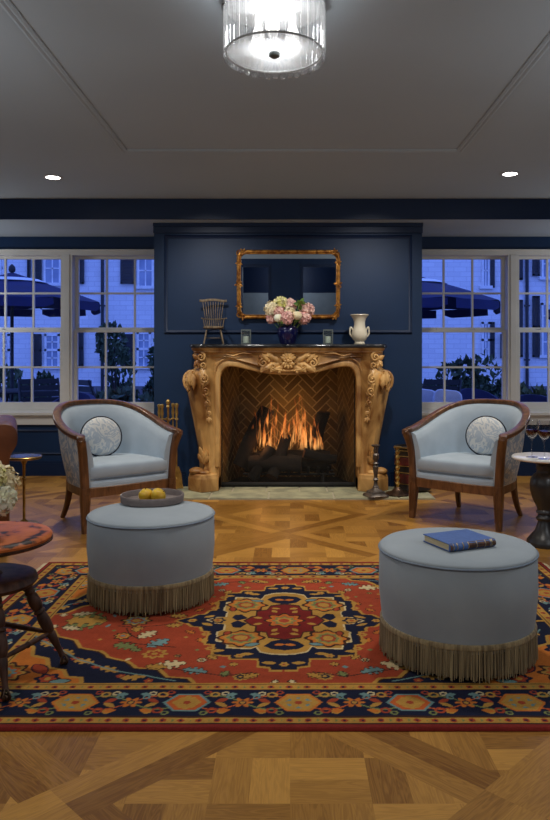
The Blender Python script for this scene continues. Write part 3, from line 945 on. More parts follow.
# side walls splay from the opening to the back
bx0, bx1 = -.47, .44
herringbone('wall_firebox_back', lambda p: (bx0 + p[0], BY - .004, p[1]), bx1 - bx0, 1.25)
def side(x0, x1, sg):
    ln = math.hypot(x1 - x0, BY - YB)
    def f(p):
        q = p[0] / ln
        return (x0 + (x1 - x0) * q + sg * .004, YB + .02 + (BY - YB - .02) * q, p[1])
    return f, ln
f, ln = side(FX0 + .01, bx0, 1); herringbone('wall_firebox_left', f, ln, 1.25)
f, ln = side(FX1 - .01, bx1, -1); herringbone('wall_firebox_right', f, ln, 1.25)
b = MB()
b.prism([(FX0 + .01, YB + .02), (bx0, BY), (bx1, BY), (FX1 - .01, YB + .02), (FX1 - .01, BY + .06), (FX0 + .01, BY + .06)], 0, 1.3, 'z')
b.build('wall_firebox_backing', 'mortar', smooth=0, kind='structure')
MB().box(FX0, YB - .02, .001, FX1, BY, .012).build('floor_firebox', 'soot', smooth=0, kind='structure')
MB().box(FX0 + .01, YB + .02, 1.25, FX1 - .01, BY, 1.29).build('wall_firebox_top', 'soot', smooth=0, kind='structure')

# ---- mantel
MC = -0.015
fp = thing('fireplace_mantel', 'carved honey-coloured French mantel with scrolled legs around the fire', 'fireplace', (MC, YB, 0))
# facing with arched opening
def arch_half():
    return crs([(0, .988), (.10, .990), (.22, 1.004), (.35, 1.034), (.44, 1.052), (.505, 1.05), (.555, 1.01), (.575, .945), (.578, .85)], 5)
ah = arch_half()
def facing(outer_top, x_out, inset_, y0, y1):
    h = [(max(0, x - 0) + 0, z) for x, z in ah]
    h = [(x + inset_ * (1 if i > len(h) * .6 else 0.3), z + inset_ * (1 - min(1, max(0, (x - .45) / .12)))) for i, (x, z) in enumerate(h)]
    left = [(-x, z) for x, z in h][::-1]
    inner = [(-h[-1][0], .0)] + left[:-1] + h + [(h[-1][0], 0.0)]
    poly = [(-x_out, 0), ] + inner + [(x_out, 0), (x_out, outer_top), (-x_out, outer_top)]
    return poly
def facing_mesh(name, x_out, top, ins, y0, y1, bev):
    """quads between the arch line and the outer line, so no concave face is needed"""
    h = [(-ah[-1][0] - ins, 0.01)] + [(-x - (ins if z < 1 else ins * max(0, (x - .45) / .12)), z + ins * (1 - min(1, max(0, (x - .42) / .13)))) for x, z in ah[::-1]]
    arch = h + [(-x, z) for x, z in h[:-1][::-1]]
    outr = []
    for x, z in arch:
        if abs(x) > .5: outr.append((math.copysign(x_out, x), z if z < .9 else top * (z - .9) / .2 + .9 * (1 - (z - .9) / .2) if z < 1.0 else top))
        else: outr.append((x * x_out / .5 if abs(x) > .4 else x, top))
    vs, fs = [], []
    n = len(arch)
    for a, o in zip(arch, outr):
        vs += [(a[0], y0, a[1]), (o[0], y0, o[1]), (a[0], y1, a[1]), (o[0], y1, o[1])]
    for i in range(n - 1):
        p, q = 4 * i, 4 * (i + 1)
        fs += [(p, q, q + 1, p + 1), (p + 2, p + 3, q + 3, q + 2), (p, p + 2, q + 2, q), (p + 1, q + 1, q + 3, p + 3)]
    fs += [(0, 1, 3, 2), (4 * n - 4, 4 * n - 2, 4 * n - 1, 4 * n - 3)]
    return MB().add(vs, fs).build(name, 'gold_stone', fp, smooth=40)
facing_mesh('facing', .66, 1.20, 0.0, -.20, -.0005, 0)
# rolled moulding that follows the arch
full = [(-x, z) for x, z in ah[::-1]] + ah[1:]
path = [(-.578, -.20, .2)] + [(x, -.205, z) for x, z in full] + [(.578, -.20, .2)]
b = MB(); b.sweep([(x * 1.016, y, z + .014) for x, y, z in path], rsec(.045, .03, .012), up=(0, -1, 0)); b.build('arch_moulding', 'gold_stone', fp)
b = MB(); b.sweep([(x * 1.06, y + .004, z + .055) if z > .9 else (x * 1.06, y + .004, z) for x, y, z in path], rsec(.016, .024, .007), up=(0, -1, 0)); b.build('arch_bead', 'gold_stone', fp)
# bowed frieze panel
fr = []
for k in range(25):
    x = -.70 + 1.40 * k / 24
    y = -.215 - .045 * math.cos(PI * x / 1.40) ** 2
    zb = np.interp(abs(x), [0, .10, .22, .35, .44, .52, .7], [1.035, 1.037, 1.05, 1.085, 1.11, 1.125, 1.125])
    fr.append([(x, y, 1.195), (x, y - .012, 1.18), (x, y, 1.165), (x, y + .008, zb + .02), (x, y - .004, zb), (x, y + .05, zb - .02), (x, -.01, zb - .02), (x, -.01, 1.195)])
MB().loft(fr).build('frieze', 'gold_stone', fp, smooth=50)
# cornice under the shelf
def serp(off, n=60):
    pts = []
    base = [(-.80, -.02), (-.80, -.20), (-.775, -.285), (-.70, -.305), (-.60, -.265), (-.35, -.265), (-.2, -.29), (0, -.31), (.2, -.29), (.35, -.265), (.60, -.265), (.70, -.305), (.775, -.285), (.80, -.20), (.80, -.02)]
    c = crs(base, 4)
    out = []
    for i, p in enumerate(c):
        a, d = np.array(c[max(i - 1, 0)]), np.array(c[min(i + 1, len(c) - 1)])
        tt = d - a; l = np.hypot(*tt) or 1
        out.append((p[0] + tt[1] / l * off * 1, p[1] - tt[0] / l * off))
    return out
b = MB()
rings = []
for off, z in ((-.03, 1.155), (-.012, 1.165), (-.012, 1.175), (.002, 1.185), (.004, 1.198)):
    rings.append([(x, y, z) for x, y in serp(off)])
b.loft(rings); b.build('cornice', 'gold_stone', fp, smooth=50)
b = MB()
rings = []
for off, z in ((.004, 1.198), (.018, 1.202), (.022, 1.212), (.020, 1.224), (.012, 1.23)):
    rings.append([(x, min(y, -.001) if abs(x) < .7 else y, z) for x, y in serp(off)])
b.loft(rings); b.build('shelf', 'black_marble', fp, smooth=50, label='thin black marble shelf')
# scrolled legs
Z = [0.14, .24, .37, .55, .70, .82, .90, .965, 1.00, 1.03, 1.06, 1.12, 1.16]
XO = [.755, .755, .768, .80, .828, .852, .864, .862, .835, .80, .785, .80, .80]
XR = [.655, .650, .655, .672, .69, .705, .715, .72, .725, .725, .72, .735, .735]
YF_ = [.215, .20, .20, .225, .25, .275, .292, .298, .288, .265, .258, .27, .275]
for sg in (-1, 1):
    rings = []
    for k in range(49):
        z = .14 + (1.165 - .14) * k / 48
        xo, xr, yf = np.interp(z, Z, XO), np.interp(z, Z, XR), np.interp(z, Z, YF_)
        w = .062
        ring = [(.585, -.0), (.585, -.185), (xr - w, -yf + .012), (xr - w + .012, -yf - .004), (xr - w / 2, -yf - .012), (xr - .010, -yf - .006), (xr + .006, -yf + .014), ((xr + xo) / 2, -yf * .62 - .05), (xo - .012, -yf * .36 - .02), (xo, -yf * .3), (xo - .005, 0)]
        rings.append([(sg * x, y, z) for x, y in ring])
    MB().loft(rings).build('scroll_leg', 'gold_stone', fp, smooth=40)
    # carved drop on the leg front
    def yf(z): return -float(np.interp(z, Z, YF_)) - .010
    def xc(z): return float(np.interp(z, Z, XR)) - .030
    b = MB()
    for (zz, r, d) in ((.945, .040, 1), (.845, .030, -1), (.745, .024, 1), (.66, .018, -1)):
        c = (sg * xc(zz), yf(zz), zz)
        b.tube([(p[0], yf(p[2]) - .004, p[2]) for p in spiral(c, r, .006, 1.35, PI / 2 if d > 0 else -PI / 2, 26, sgn=d * sg)], [.0095 - .004 * i / 26 for i in range(27)], 7)
        b.ball((c[0], c[1] - .006, c[2]), .010, 8, 6)
    zs = [.985 - .012 * i for i in range(34)]
    b.tube([(sg * (xc(z) + .016 * math.sin((z - .6) * 30)), yf(z) - .003, z) for z in zs], [.007] * len(zs), 7)
    for z, a, ln_ in ((.89, 2.3, .055), (.88, .8, .05), (.80, 2.4, .05), (.79, .7, .045), (.71, 2.3, .045), (.70, .8, .04), (.64, -PI / 2, .06), (.625, -2.2, .04), (.625, -.9, .04)):
        leaf_grid(b, (sg * xc(z), yf(z) + .002, z), a if sg > 0 else PI - a, ln_, ln_ * .6, .012, .006, 6, 5, 2)
    b.build('carved_drop', 'gold_stone', fp, smooth=60)
    # acanthus draped over the shoulder
    b = MB()
    for x, z, a, l_, w_, bd in ((.80, 1.005, -1.15, .12, .055, -.7), (.825, .985, -1.5, .14, .05, -.3), (.785, .985, -1.75, .13, .05, .2), (.835, .90, -1.75, .07, .035, .2)):
        leaf_grid(b, (sg * x, -.205 - (.85 - x) * .9, z), a if sg > 0 else PI - a, l_, w_, .022, .006, 9, 5, 3, bend=bd * sg)
    b.tube([(sg * (x), -.20, z) for x, z in crs([(.79, 1.01), (.83, 1.0), (.858, .965), (.862, .92), (.85, .875), (.828, .862)], 5)], [.010 + .006 * math.sin(PI * i / 25) for i in range(26)], 8)
    b.build('shoulder_acanthus', 'gold_stone', fp, smooth=60)
    # capital scrolls under the shelf
    b = MB()
    c = (sg * .715, -.285, 1.125)
    b.tube(spiral(c, .036, .006, 1.5, PI / 2, 30, sgn=sg, y=.012), [.011 - .004 * i / 30 for i in range(31)], 7)
    b.tube(spiral((sg * .70, -.282, 1.055), .026, .006, 1.3, -PI / 2, 30, sgn=-sg, y=.01), [.009 - .003 * i / 30 for i in range(31)], 7)
    for a in (-2.2, -1.57, -.9, .6, 2.4): leaf_grid(b, (sg * .735, -.262, 1.10), a, .07, .04, .014, .008, 6, 5, 2)
    b.build('capital_scroll', 'gold_stone', fp, smooth=60)
    # lower acanthus and toe
    b = MB()
    for a, l_ in ((1.3, .15), (1.75, .12), (1.0, .10), (2.1, .08)):
        leaf_grid(b, (sg * .70, -.185, .235), a if sg > 0 else PI - a, l_, .045, .014, .01, 8, 5, 3)
    b.build('foot_acanthus', 'gold_stone', fp, smooth=60)
    b = MB()
    b.ball((sg * .765, -.19, .175), (.062, .06, .032), 20, 12, Euler((0, 0, sg * .7)).to_matrix())
    b.ball((sg * .70, -.215, .165), (.045, .04, .022), 16, 10)
    b.build('scroll_toe', 'gold_stone', fp, smooth=60)
    # plinth: angled block
    pl = [(.578, 0), (.578, -.225), (.60, -.250), (.705, -.312), (.80, -.232), (.834, -.18), (.834, 0)]
    rings = []
    for s, z in ((1.0, .016), (1.0, .115), (.985, .125), (.95, .135), (.94, .148), (.88, .158)):
        cx, cy = .72, -.13
        rings.append([(sg * (cx + (x - cx) * s), min(0, cy + (y - cy) * s) if y < 0 else 0, z) for x, y in pl])
    MB().loft(rings).build('plinth', 'gold_stone', fp, smooth=30, bevel=.004)
# central cartouche
b = MB()
fy = -.262
cz = 1.092
for k in range(7):                                            # shell palmette above, opening upwards
    a = PI / 2 + (k - 3) * .36
    leaf_grid(b, (0, fy - .012, cz), a, .088 - abs(k - 3) * .004, .036, .016, .012, 7, 5)
for k in range(5):
    a = -PI / 2 + (k - 2) * .55
    leaf_grid(b, (0, fy - .018, cz - .004), a, .062, .034, .016, .01, 6, 5)
b.ball((0, fy - .035, cz), (.017, .014, .017), 12, 8)
for k in range(6):
    a = k * PI / 3; b.ball((.024 * math.cos(a), fy - .032, cz + .024 * math.sin(a)), (.010, .008, .010), 8, 6)
for sg in (-1, 1):
    def A(a): return a if sg > 0 else PI - a
    for (x, z, a, l_, w_, bd) in ((.05, 1.08, .35, .17, .05, .5), (.07, 1.07, -.15, .18, .055, -.5), (.03, 1.05, -.6, .13, .05, .7), (.10, 1.10, .75, .11, .045, -.6), (.15, 1.09, .5, .10, .045, .4), (.17, 1.06, -.45, .085, .045, -.6), (.12, 1.05, -1.1, .06, .04, 0), (.06, 1.03, -1.2, .045, .035, .3), (.19, 1.10, .9, .07, .035, -.7)):
        leaf_grid(b, (sg * x, fy + .006, z), A(a), l_, w_, .022, .012, 9, 5, 3, bend=bd * sg)
    b.tube(spiral((sg * .205, fy - .006, 1.075), .036, .006, 1.4, PI / 2, 30, sgn=-sg, y=.008), [.010 - .004 * i / 30 for i in range(31)], 7)
    b.tube(spiral((sg * .125, fy - .012, 1.045), .026, .005, 1.4, -PI / 2, 26, sgn=sg, y=.006), [.008 - .003 * i / 26 for i in range(27)], 7)
    b.tube([(sg * x, fy - .01, z) for x, z in crs([(.0, 1.012), (.06, 1.015), (.14, 1.03), (.2, 1.04), (.245, 1.075), (.25, 1.12)], 5)], .008, 7)
b.build('cartouche', 'gold_stone', fp, smooth=60)
# carved branch lines on the frieze
b = MB()
for sg in (-1, 1):
    b.tube([(sg * x, -.238 - .03 * math.cos(PI * x / 1.4) ** 2, z) for x, z in crs([(.30, 1.15), (.38, 1.155), (.45, 1.135), (.52, 1.15)], 6)], [.004 + .004 * math.sin(PI * i / 18) for i in range(19)], 6)
b.build('frieze_carving', 'gold_stone', fp, smooth=60)

# ---- mesh fire screen set in the opening
sc = thing('fire_screen', 'black framed glass and mesh screen closing the fireplace opening', 'fire screen', (MC, YB - .03, 0))
b = MB(); t_ = .02
b.box(-.572, -.012, .012, .572, .012, .055); b.box(-.572, -.006, .055, -.563, .006, .96); b.box(.563, -.006, .055, .572, .006, .96)
b.box(-.572, -.02, .035, .572, -.012, .045)
b.build('frame', 'soot', sc, smooth=0, bevel=.003)
def screenmat():
    m, nt, out = newmat('fine_black_mesh')
    tr = nt.nodes.new('ShaderNodeBsdfTransparent'); tr.inputs[0].default_value = (0.97, 0.95, 0.92, 1)
    df = nt.nodes.new('ShaderNodeBsdfDiffuse'); df.inputs[0].default_value = (.03, .027, .024, 1)
    mx = nt.nodes.new('ShaderNodeMixShader'); mx.inputs[0].default_value = .30
    L(nt, tr.outputs[0], mx.inputs[1]); L(nt, df.outputs[0], mx.inputs[2]); L(nt, mx.outputs[0], out.inputs[0])
    return m
M['screen'] = screenmat()
arch = [(-.565, .055)] + [(max(-.565, min(.565, x)), z - .01) for x, z in full] + [(.565, .055)]
n_ = len(arch)
b = MB(); b.add([(x, 0, z) for x, z in arch], [tuple(range(n_))]); b.build('mesh_panel', 'screen', sc, smooth=0)

# ---- grate, logs, fire
gr = thing('fire_grate', 'black iron log grate on the firebox floor', 'grate', (-.01, 6.40, .012))
b = MB()
for k in range(9): 
    x = -.34 + .085 * k; b.tube([(x, -.15, .16), (x, -.13, .10), (x, .12, .10), (x, .15, .15)], .011, 6)
b.build('bar', 'soot', gr)
for sy in (-.10, .10):
    b = MB(); b.tube([(-.40, sy, .09), (.40, sy, .09)], .012, 6); b.build('rail', 'soot', gr)
    for sx in (-.3, .3):
        b = MB(); b.tube([(sx, sy, .09), (sx, sy * 1.2, .0)], .014, 6); b.build('leg', 'soot', gr)
def log(p0, p1, r, label, seed):
    a, c = Vector(p0), Vector(p1); rr = np.random.default_rng(seed)
    n = 12; side_ = (c - a).cross(Vector((0, 0, 1))).normalized() if abs((c - a).normalized().z) < .95 else Vector((1, 0, 0))
    upv = side_.cross((c - a).normalized())
    ph = rr.uniform(0, 6, 4); am = rr.uniform(.02, .09, 4)
    bend = rr.uniform(-.02, .02)
    rings = []
    for i in range(n + 1):
        tt = i / n; ce = a.lerp(c, tt) + upv * bend * math.sin(PI * tt)
        ring = []
        for k in range(14):
            th = 2 * PI * k / 14
            q = r * (1 + sum(am[j] * math.sin((j + 1) * th + ph[j] + tt * (2 + j)) for j in range(4))) * (1 - .08 * tt)
            ring.append(ce + side_ * (math.cos(th) * q) + upv * (math.sin(th) * q))
        rings.append(ring)
    b = MB(); b.loft(rings, cap0=False, cap1=False)
    for ring, s in ((rings[0], -1), (rings[-1], 1)):
        b.mat(1); ce = sum(ring, Vector()) / 14
        b.add(ring + [ce], [(k, (k + 1) % 14, 14) for k in range(14)]); b.mat(0)
    o = b.build('fire_log', ['log', 'log_end'], smooth=50)
    return tag(o, label, 'log', 'logs on the fire')
log((-.36, 6.30, .19), (.10, 6.27, .19), .075, 'thick charred log lying across the grate front on the left', 1)
log((-.02, 6.31, .22), (.36, 6.34, .19), .06, 'charred log lying across the grate front on the right', 2)
log((-.34, 6.48, .20), (.36, 6.48, .20), .085, 'thick charred log along the back of the grate', 3)
log((-.44, 6.40, .15), (-.20, 6.50, .66), .072, 'tall charred log leaning at the left of the flames', 4)
log((-.16, 6.21, .09), (-.03, 6.42, .42), .052, 'thin charred log slanting up in the middle of the fire', 5)
log((.20, 6.52, .25), (.31, 6.50, .63), .065, 'short charred log standing at the right of the flames', 6)
log((-.33, 6.23, .06), (-.16, 6.32, .33), .05, 'charred log slanting down from the grate at lower left', 7)
log((.12, 6.24, .30), (.40, 6.28, .24), .045, 'broken log end lying on top at the right of the grate', 8)

def firemat():
    m, nt, out = newmat('flame')
    a = nt.nodes.new('ShaderNodeAttribute'); a.attribute_name = 'tongue'
    sp = nt.nodes.new('ShaderNodeSeparateColor'); L(nt, a.outputs['Color'], sp.inputs[0])
    cr = nt.nodes.new('ShaderNodeValToRGB')
    e = cr.color_ramp.elements
    e[0].position = 0; e[0].color = (1.0, .52, .17, 1); e[1].position = 1; e[1].color = (.9, .10, .02, 1)
    x = cr.color_ramp.elements.new(.45); x.color = (1.0, .30, .06, 1)
    L(nt, sp.outputs[0], cr.inputs[0])
    em = nt.nodes.new('ShaderNodeEmission'); em.inputs[1].default_value = 1.8
    L(nt, cr.outputs[0], em.inputs[0])
    tr = nt.nodes.new('ShaderNodeBsdfTransparent')
    mx = nt.nodes.new('ShaderNodeMixShader')
    tc = nt.nodes.new('ShaderNodeTexCoord'); mp = nt.nodes.new('ShaderNodeMapping'); mp.inputs['Scale'].default_value = (34, 34, 6)
    L(nt, tc.outputs['Object'], mp.inputs[0])
    nz = nt.nodes.new('ShaderNodeTexNoise'); nz.inputs['Scale'].default_value = 1; nz.inputs['Distortion'].default_value = .6; L(nt, mp.outputs[0], nz.inputs[0])
    mr = nt.nodes.new('ShaderNodeMapRange'); mr.inputs[1].default_value = .46; mr.inputs[2].default_value = .66
    L(nt, nz.outputs['Fac'], mr.inputs[0])
    mu = nt.nodes.new('ShaderNodeMath'); mu.operation = 'MULTIPLY'; L(nt, mr.outputs[0], mu.inputs[0]); L(nt, sp.outputs[1], mu.inputs[1])
    L(nt, mu.outputs[0], mx.inputs[0]); L(nt, tr.outputs[0], mx.inputs[1]); L(nt, em.outputs[0], mx.inputs[2])
    L(nt, mx.outputs[0], out.inputs[0])
    return m
M['flame'] = firemat()
def flames():
    vs, fs, cols = [], [], []
    r = np.random.default_rng(12)
    def tongue(x, y, z, h, w, yaw, lean):
        n, m = 14, 5; o = len(vs); ph = r.uniform(0, 6)
        for i in range(n + 1):
            t = i / n
            ww = w * (math.sin(PI * min(1, t * .8 + .2)) ** 1.1) * (1 - .5 * t)
            cx = lean * t + .022 * math.sin(t * 7 + ph) * t
            for j in range(m):
                s = j / (m - 1) * 2 - 1
                lx = cx + s * ww; ly = .015 * (1 - s * s)
                vs.append((x + lx * math.cos(yaw) - ly * math.sin(yaw), y + lx * math.sin(yaw) + ly * math.cos(yaw), z + h * t))
                al = (1 - abs(s) ** 2.2) * min(1, t * 7 + .1) * (1 - t ** 2.5)
                cols.append((min(1, t * .75 + abs(s) * .3), al, 0, 1))
        for i in range(n):
            for j in range(m - 1):
                q = o + i * m + j; fs.append((q, q + 1, q + m + 1, q + m))
    spec = [(-.30, .40, .28), (-.26, .43, .36), (-.21, .42, .42), (-.18, .42, .26), (-.10, .42, .34), (-.07, .42, .30), (.0, .42, .24), (.03, .42, .38), (.08, .42, .52), (.11, .42, .40), (.14, .42, .26), (.20, .42, .30), (.24, .42, .22), (.27, .42, .16), (-.03, .42, .28), (-.13, .42, .22)]
    for x, z, h in spec:
        tongue(x, 6.39 + r.uniform(-.04, .04), z - .12, h + .1, r.uniform(.026, .042), r.uniform(-.7, .7), r.uniform(-.05, .05))
        tongue(x + r.uniform(-.03, .03), 6.39 + r.uniform(-.05, .05), z - .12, h * r.uniform(.5, .8), r.uniform(.02, .035), r.uniform(-1.2, 1.2), r.uniform(-.05, .05))
    me = bpy.data.meshes.new('fire'); me.from_pydata(vs, [], fs); me.materials.append(M['flame'])
    me.polygons.foreach_set('use_smooth', [True] * len(fs))
    at_ = me.attributes.new('tongue', 'FLOAT_COLOR', 'POINT'); at_.data.foreach_set('color', np.array(cols, dtype=np.float32).ravel())
    o = bpy.data.objects.new('fire', me); COL.objects.link(o)
    tag(o, 'orange flames rising between the charred logs', 'fire', kind='stuff')
flames()

# ================================================================== ON THE MANTEL
ZM = 1.2305
def P(px, Y): return (px - VPX) / FPX * Y
# gilt mirror, hung leaning a touch forward
mw, mh = .42, .272
mr = thing('wall_mirror', 'gilt carved rectangular mirror hanging above the mantel', 'mirror', (-.013, YB - .04, 1.745))
mr.rotation_euler = (R(2.8), 0, 0)
def rr(w, h, r, n=8):
    out = []
    for cx, cz, a0 in ((w - r, h - r, 0), (-w + r, h - r, 90), (-w + r, -h + r, 180), (w - r, -h + r, 270)):
        for k in range(n + 1):
            a = R(a0 + 90 * k / n); out.append((cx + r * math.cos(a), cz + r * math.sin(a)))
    return out
b = MB(); p = rr(mw, mh, .05); b.add([(x, -.004, z) for x, z in p], [tuple(range(len(p)))]); b.build('mirror_glass', 'mirror', mr, smooth=0)
b = MB()
b.sweep([(x, -.01, z) for x, z in rr(mw + .006, mh + .006, .06)], rsec(.030, .030, .012), up=(0, -1, 0), closed=True)
b.sweep([(x, -.022, z) for x, z in rr(mw - .010, mh - .010, .05)], rsec(.008, .012, .003), up=(0, -1, 0), closed=True)
b.build('frame', 'antique_gold', mr, smooth=50)
b = MB(); p = rr(mw, mh, .05); b.prism(p, -.003, .010, 'y'); b.build('backing', 'dark_wood', mr, smooth=0)
def orn(b, x, z, s):
    for k in range(5):
        a = k * 2 * PI / 5 + x; leaf_grid(b, (x, -.026, z), a, .032 * s, .018 * s, .010, .006, 5, 5)
    b.ball((x, -.036, z), .008 * s, 8, 6)
for sx in (-1, 1):
    b = MB(); orn(b, sx * (mw + .004), 0.0, 1.2)
    b.tube([(sx * (mw + .003 + .008 * math.sin(q * 9)), -.028, .15 * q) for q in [i / 12 - 1 for i in range(25)]], .006, 6)
    b.build('side_carving', 'antique_gold', mr, smooth=60)
    for sz in (-1, 1):
        b = MB()
        orn(b, sx * (mw - .03), sz * (mh + .004), 1.0)
        orn(b, sx * (mw + .002), sz * (mh - .09), 1.0)
        b.tube([(p[0], -.030, p[2]) for p in spiral((sx * (mw - .005), 0, sz * (mh - .012)), .028, .006, 1.2, PI / 2, 20)], .006, 6)
        b.tube([(sx * (mw + .003), -.028, sz * (mh - .09 + .06 * q)) for q in [i / 6 for i in range(7)]], .006, 6)
        b.build('corner_carving', 'antique_gold', mr, smooth=60)

# miniature windsor chair
def windsor():
    t = thing('miniature_windsor_chair', 'small weathered spindle-back windsor chair ornament on the left of the mantel', 'chair', (P(213.5, 6.02), 6.02, ZM), R(8)); t.scale = (1.0, 1.0, 1.06)
    b = MB(); out = [(-.08, -.06), (-.05, -.075), (0, -.07), (.05, -.075), (.08, -.06), (.085, .0), (.07, .06), (0, .075), (-.07, .06), (-.085, 0)]
    o2 = crs(out, 3, True)
    b.loft([[(x * s, y * s, z) for x, y in o2] for s, z in ((.9, .122), (1, .128), (1, .138), (.93, .142))]); b.build('seat', 'driftwood', t)
    for sx in (-1, 1):
        for y0, y1 in ((-.045, -.08), (.045, .075)):
            b = MB(); b.tube([(sx * .055, y0, .125), (sx * .066, (y0 + y1) / 2, .07), (sx * .082, y1, 0)], [.0045, .007, .0045], 8); b.build('leg', 'driftwood', t)
        b = MB(); b.tube([(sx * .068, -.06, .05), (sx * .068, .06, .05)], .0035, 6); b.build('stretcher', 'driftwood', t)
        b = MB(); b.tube([(sx * .075, -.045, .135), (sx * .085, -.05, .20)], .004, 6); b.build('arm_post', 'driftwood', t)
    b = MB(); b.tube([(-.068, 0, .05), (.068, 0, .05)], .0035, 6); b.build('stretcher', 'driftwood', t)
    b = MB(); b.sweep(crs([(-.10, -.065, .203), (-.09, -.02, .203), (-.07, .05, .203), (0, .082, .203), (.07, .05, .203), (.09, -.02, .203), (.105, -.065, .203)], 5), rsec(.012, .008, .003), up=(0, 0, 1)); b.build('arm_rail', 'driftwood', t)
    for k in range(9):
        q = (k - 4) / 4; b = MB(); b.tube([(q * .058, .055 - .012 * q * q, .14), (q * .066, .07 - .014 * q * q, .203), (q * .088, .10, .345)], .0028, 6); b.build('spindle', 'driftwood', t)
    b = MB(); b.sweep(crs([(-.115, .098, .352), (-.09, .10, .350), (-.04, .103, .357), (0, .104, .359), (.04, .103, .357), (.09, .10, .350), (.115, .098, .352)], 4), rsec(.010, .020, .004), up=(0, 0, 1)); b.build('crest_rail', 'driftwood', t)
windsor()

def votive(px, label, lid):
    t = thing('candle_holder', label, 'candle holder', (P(px, 6.0), 6.0, ZM), R(4), 'glass candle holders on the mantel')
    b = MB(); s, h, w = .038, .122, .0035
    for a, c in ((-s, -s), (s, -s), (s, s), (-s, s)): b.box(a - w, c - w, 0, a + w, c + w, h)
    b.box(-s, -s, 0, s, s, .012)
    for q in (-s, s): b.box(-s, q - w, h - .008, s, q + w, h); b.box(q - w, -s, h - .008, q + w, s, h)
    b.build('frame', 'nickel_frame', t, smooth=0)
    for nm, bx in (('glass', (-s, -s, .008, s, -s + .002, h - .008)), ('glass', (-s, s - .002, .008, s, s, h - .008)), ('glass', (-s, -s, .008, -s + .002, s, h - .008)), ('glass', (s - .002, -s, .008, s, s, h - .008))):
        MB().box(*bx).build(nm, 'frosted', t, smooth=0)
    b = MB(); b.lathe([(0, .012), (.027, .012), (.027, .062), (.023, .066), (0, .065)], 20); cd = b.build('candle', 'wax', t)
    b = MB(); b.tube([(0, 0, .064), (.001, 0, .076)], .0012, 5); b.build('wick', 'soot', cd)
    return t
v1 = votive(246, 'small square glass candle holder between the miniature chair and the blue vase', 0)
v2 = dup(v1, (P(328, 6.0), 6.0, ZM), R(-3), 'small square glass candle holder between the blue vase and the white urn')

# cobalt vase with flowers
VX = P(287.5, 6.0)
t = thing('blue_vase', 'round cobalt blue glazed vase in the centre of the mantel', 'vase', (VX, 6.0, ZM))
b = MB(); b.lathe([(0, .002), (.058, .0), (.062, .008), (.072, .04), (.084, .08), (.088, .108), (.084, .13), (.072, .146), (.064, .152), (.066, .160), (.059, .160), (.057, .150), (.072, .11), (.06, .03), (0, .02)], 40); b.build('body', 'cobalt', t)

def floret_ball(mb, c, r, n, pet, seed, squash=1.0):
    rg = np.random.default_rng(seed)
    for k in range(n):
        z = 1 - 2 * (k + .5) / n; a = k * 2.399963
        q = math.sqrt(1 - z * z)
        d = Vector((q * math.cos(a), q * math.sin(a), z * squash)) + Vector(rg.normal(size=3)) * .08
        nrm = d.normalized(); p = Vector(c) + Vector((d.x, d.y, d.z)) * r * rg.uniform(.74, 1.08)
        e1 = nrm.orthogonal().normalized(); e2 = nrm.cross(e1); tw = rg.uniform(0, PI)
        for j in range(4):
            b_ = tw + j * PI / 2; u = e1 * math.cos(b_) + e2 * math.sin(b_); v = nrm.cross(u)
            o = [p - nrm * .002, p + u * pet * .55 + v * pet * .42 + nrm * pet * .12, p + u * pet + nrm * pet * .28, p + u * pet * .55 - v * pet * .42 + nrm * pet * .12]
            mb.add(o, [(0, 1, 2, 3)])
    mb.ball(c, r * .72, 12, 8)
def peony(mb, c, r, seed):
    rg = np.random.default_rng(seed); c = Vector(c)
    mb.ball(c, r * .6, 12, 8)
    for ring, (n, el, s) in enumerate(((5, 75, .6), (7, 50, .8), (8, 25, .95), (9, -5, 1.0), (9, -35, .95))):
        for k in range(n):
            a = 2 * PI * k / n + ring * .5 + rg.uniform(-.15, .15); e = R(el + rg.uniform(-8, 8))
            nrm = Vector((math.cos(e) * math.cos(a), math.cos(e) * math.sin(a), math.sin(e)))
            t1 = Vector((-math.sin(a), math.cos(a), 0)); t2 = nrm.cross(t1)
            vs, fs = [], []
            for i in range(5):
                for j in range(5):
                    u, v = (i / 4 * 2 - 1), (j / 4 * 2 - 1)
                    w = math.sqrt(max(0, 1 - .6 * v * v))
                    vs.append(c + nrm * (r * s * (1 - .22 * (u * u + v * v) + rg.uniform(-.03, .03))) + t1 * (u * w * r * .52) + t2 * (v * r * .52))
            for i in range(4):
                for j in range(4): q = i * 5 + j; fs.append((q, q + 1, q + 6, q + 5))
            mb.add(vs, fs)
def flower(name, label, kind, c, r, mtl, base, seed, group):
    t = thing(name, label, 'flower', c, 0, group)
    b = MB()
    if kind == 'hydrangea': floret_ball(b, (0, 0, 0), r, 60, r * .48, seed)
    else: peony(b, (0, 0, 0), r, seed)
    b.build('bloom', mtl, t, smooth=60)
    rel = Vector(base) - Vector(c)
    b = MB(); b.tube([(0, 0, -r * .5), tuple(rel * .5 + Vector((0, 0, -.01))), tuple(rel)], .003, 6); b.build('stem', 'leafgreen', t)
    return t
def fl(px, py, Y, r, name, kind, mtl, label, seed):
    c = at(px, py + 1.5, Y); r *= 1.1; flower(name, label, kind, tuple(c), r, mtl, (VX + (c.x - VX) * .25, 6.0, ZM + .09), seed, 'flowers in the blue vase')
fl(272, 307.5, 5.98, .050, 'hydrangea_bloom', 'hydrangea', 'cream_petal', 'cream flower head at the far left of the mantel bouquet', 1)
fl(281, 302.5, 6.0, .050, 'hydrangea_bloom', 'hydrangea', 'lime_petal', 'pale greenish flower head at the top left of the mantel bouquet', 2)
fl(289, 304.5, 6.02, .052, 'hydrangea_bloom', 'hydrangea', 'blush', 'blush flower head at the top middle of the mantel bouquet', 3)
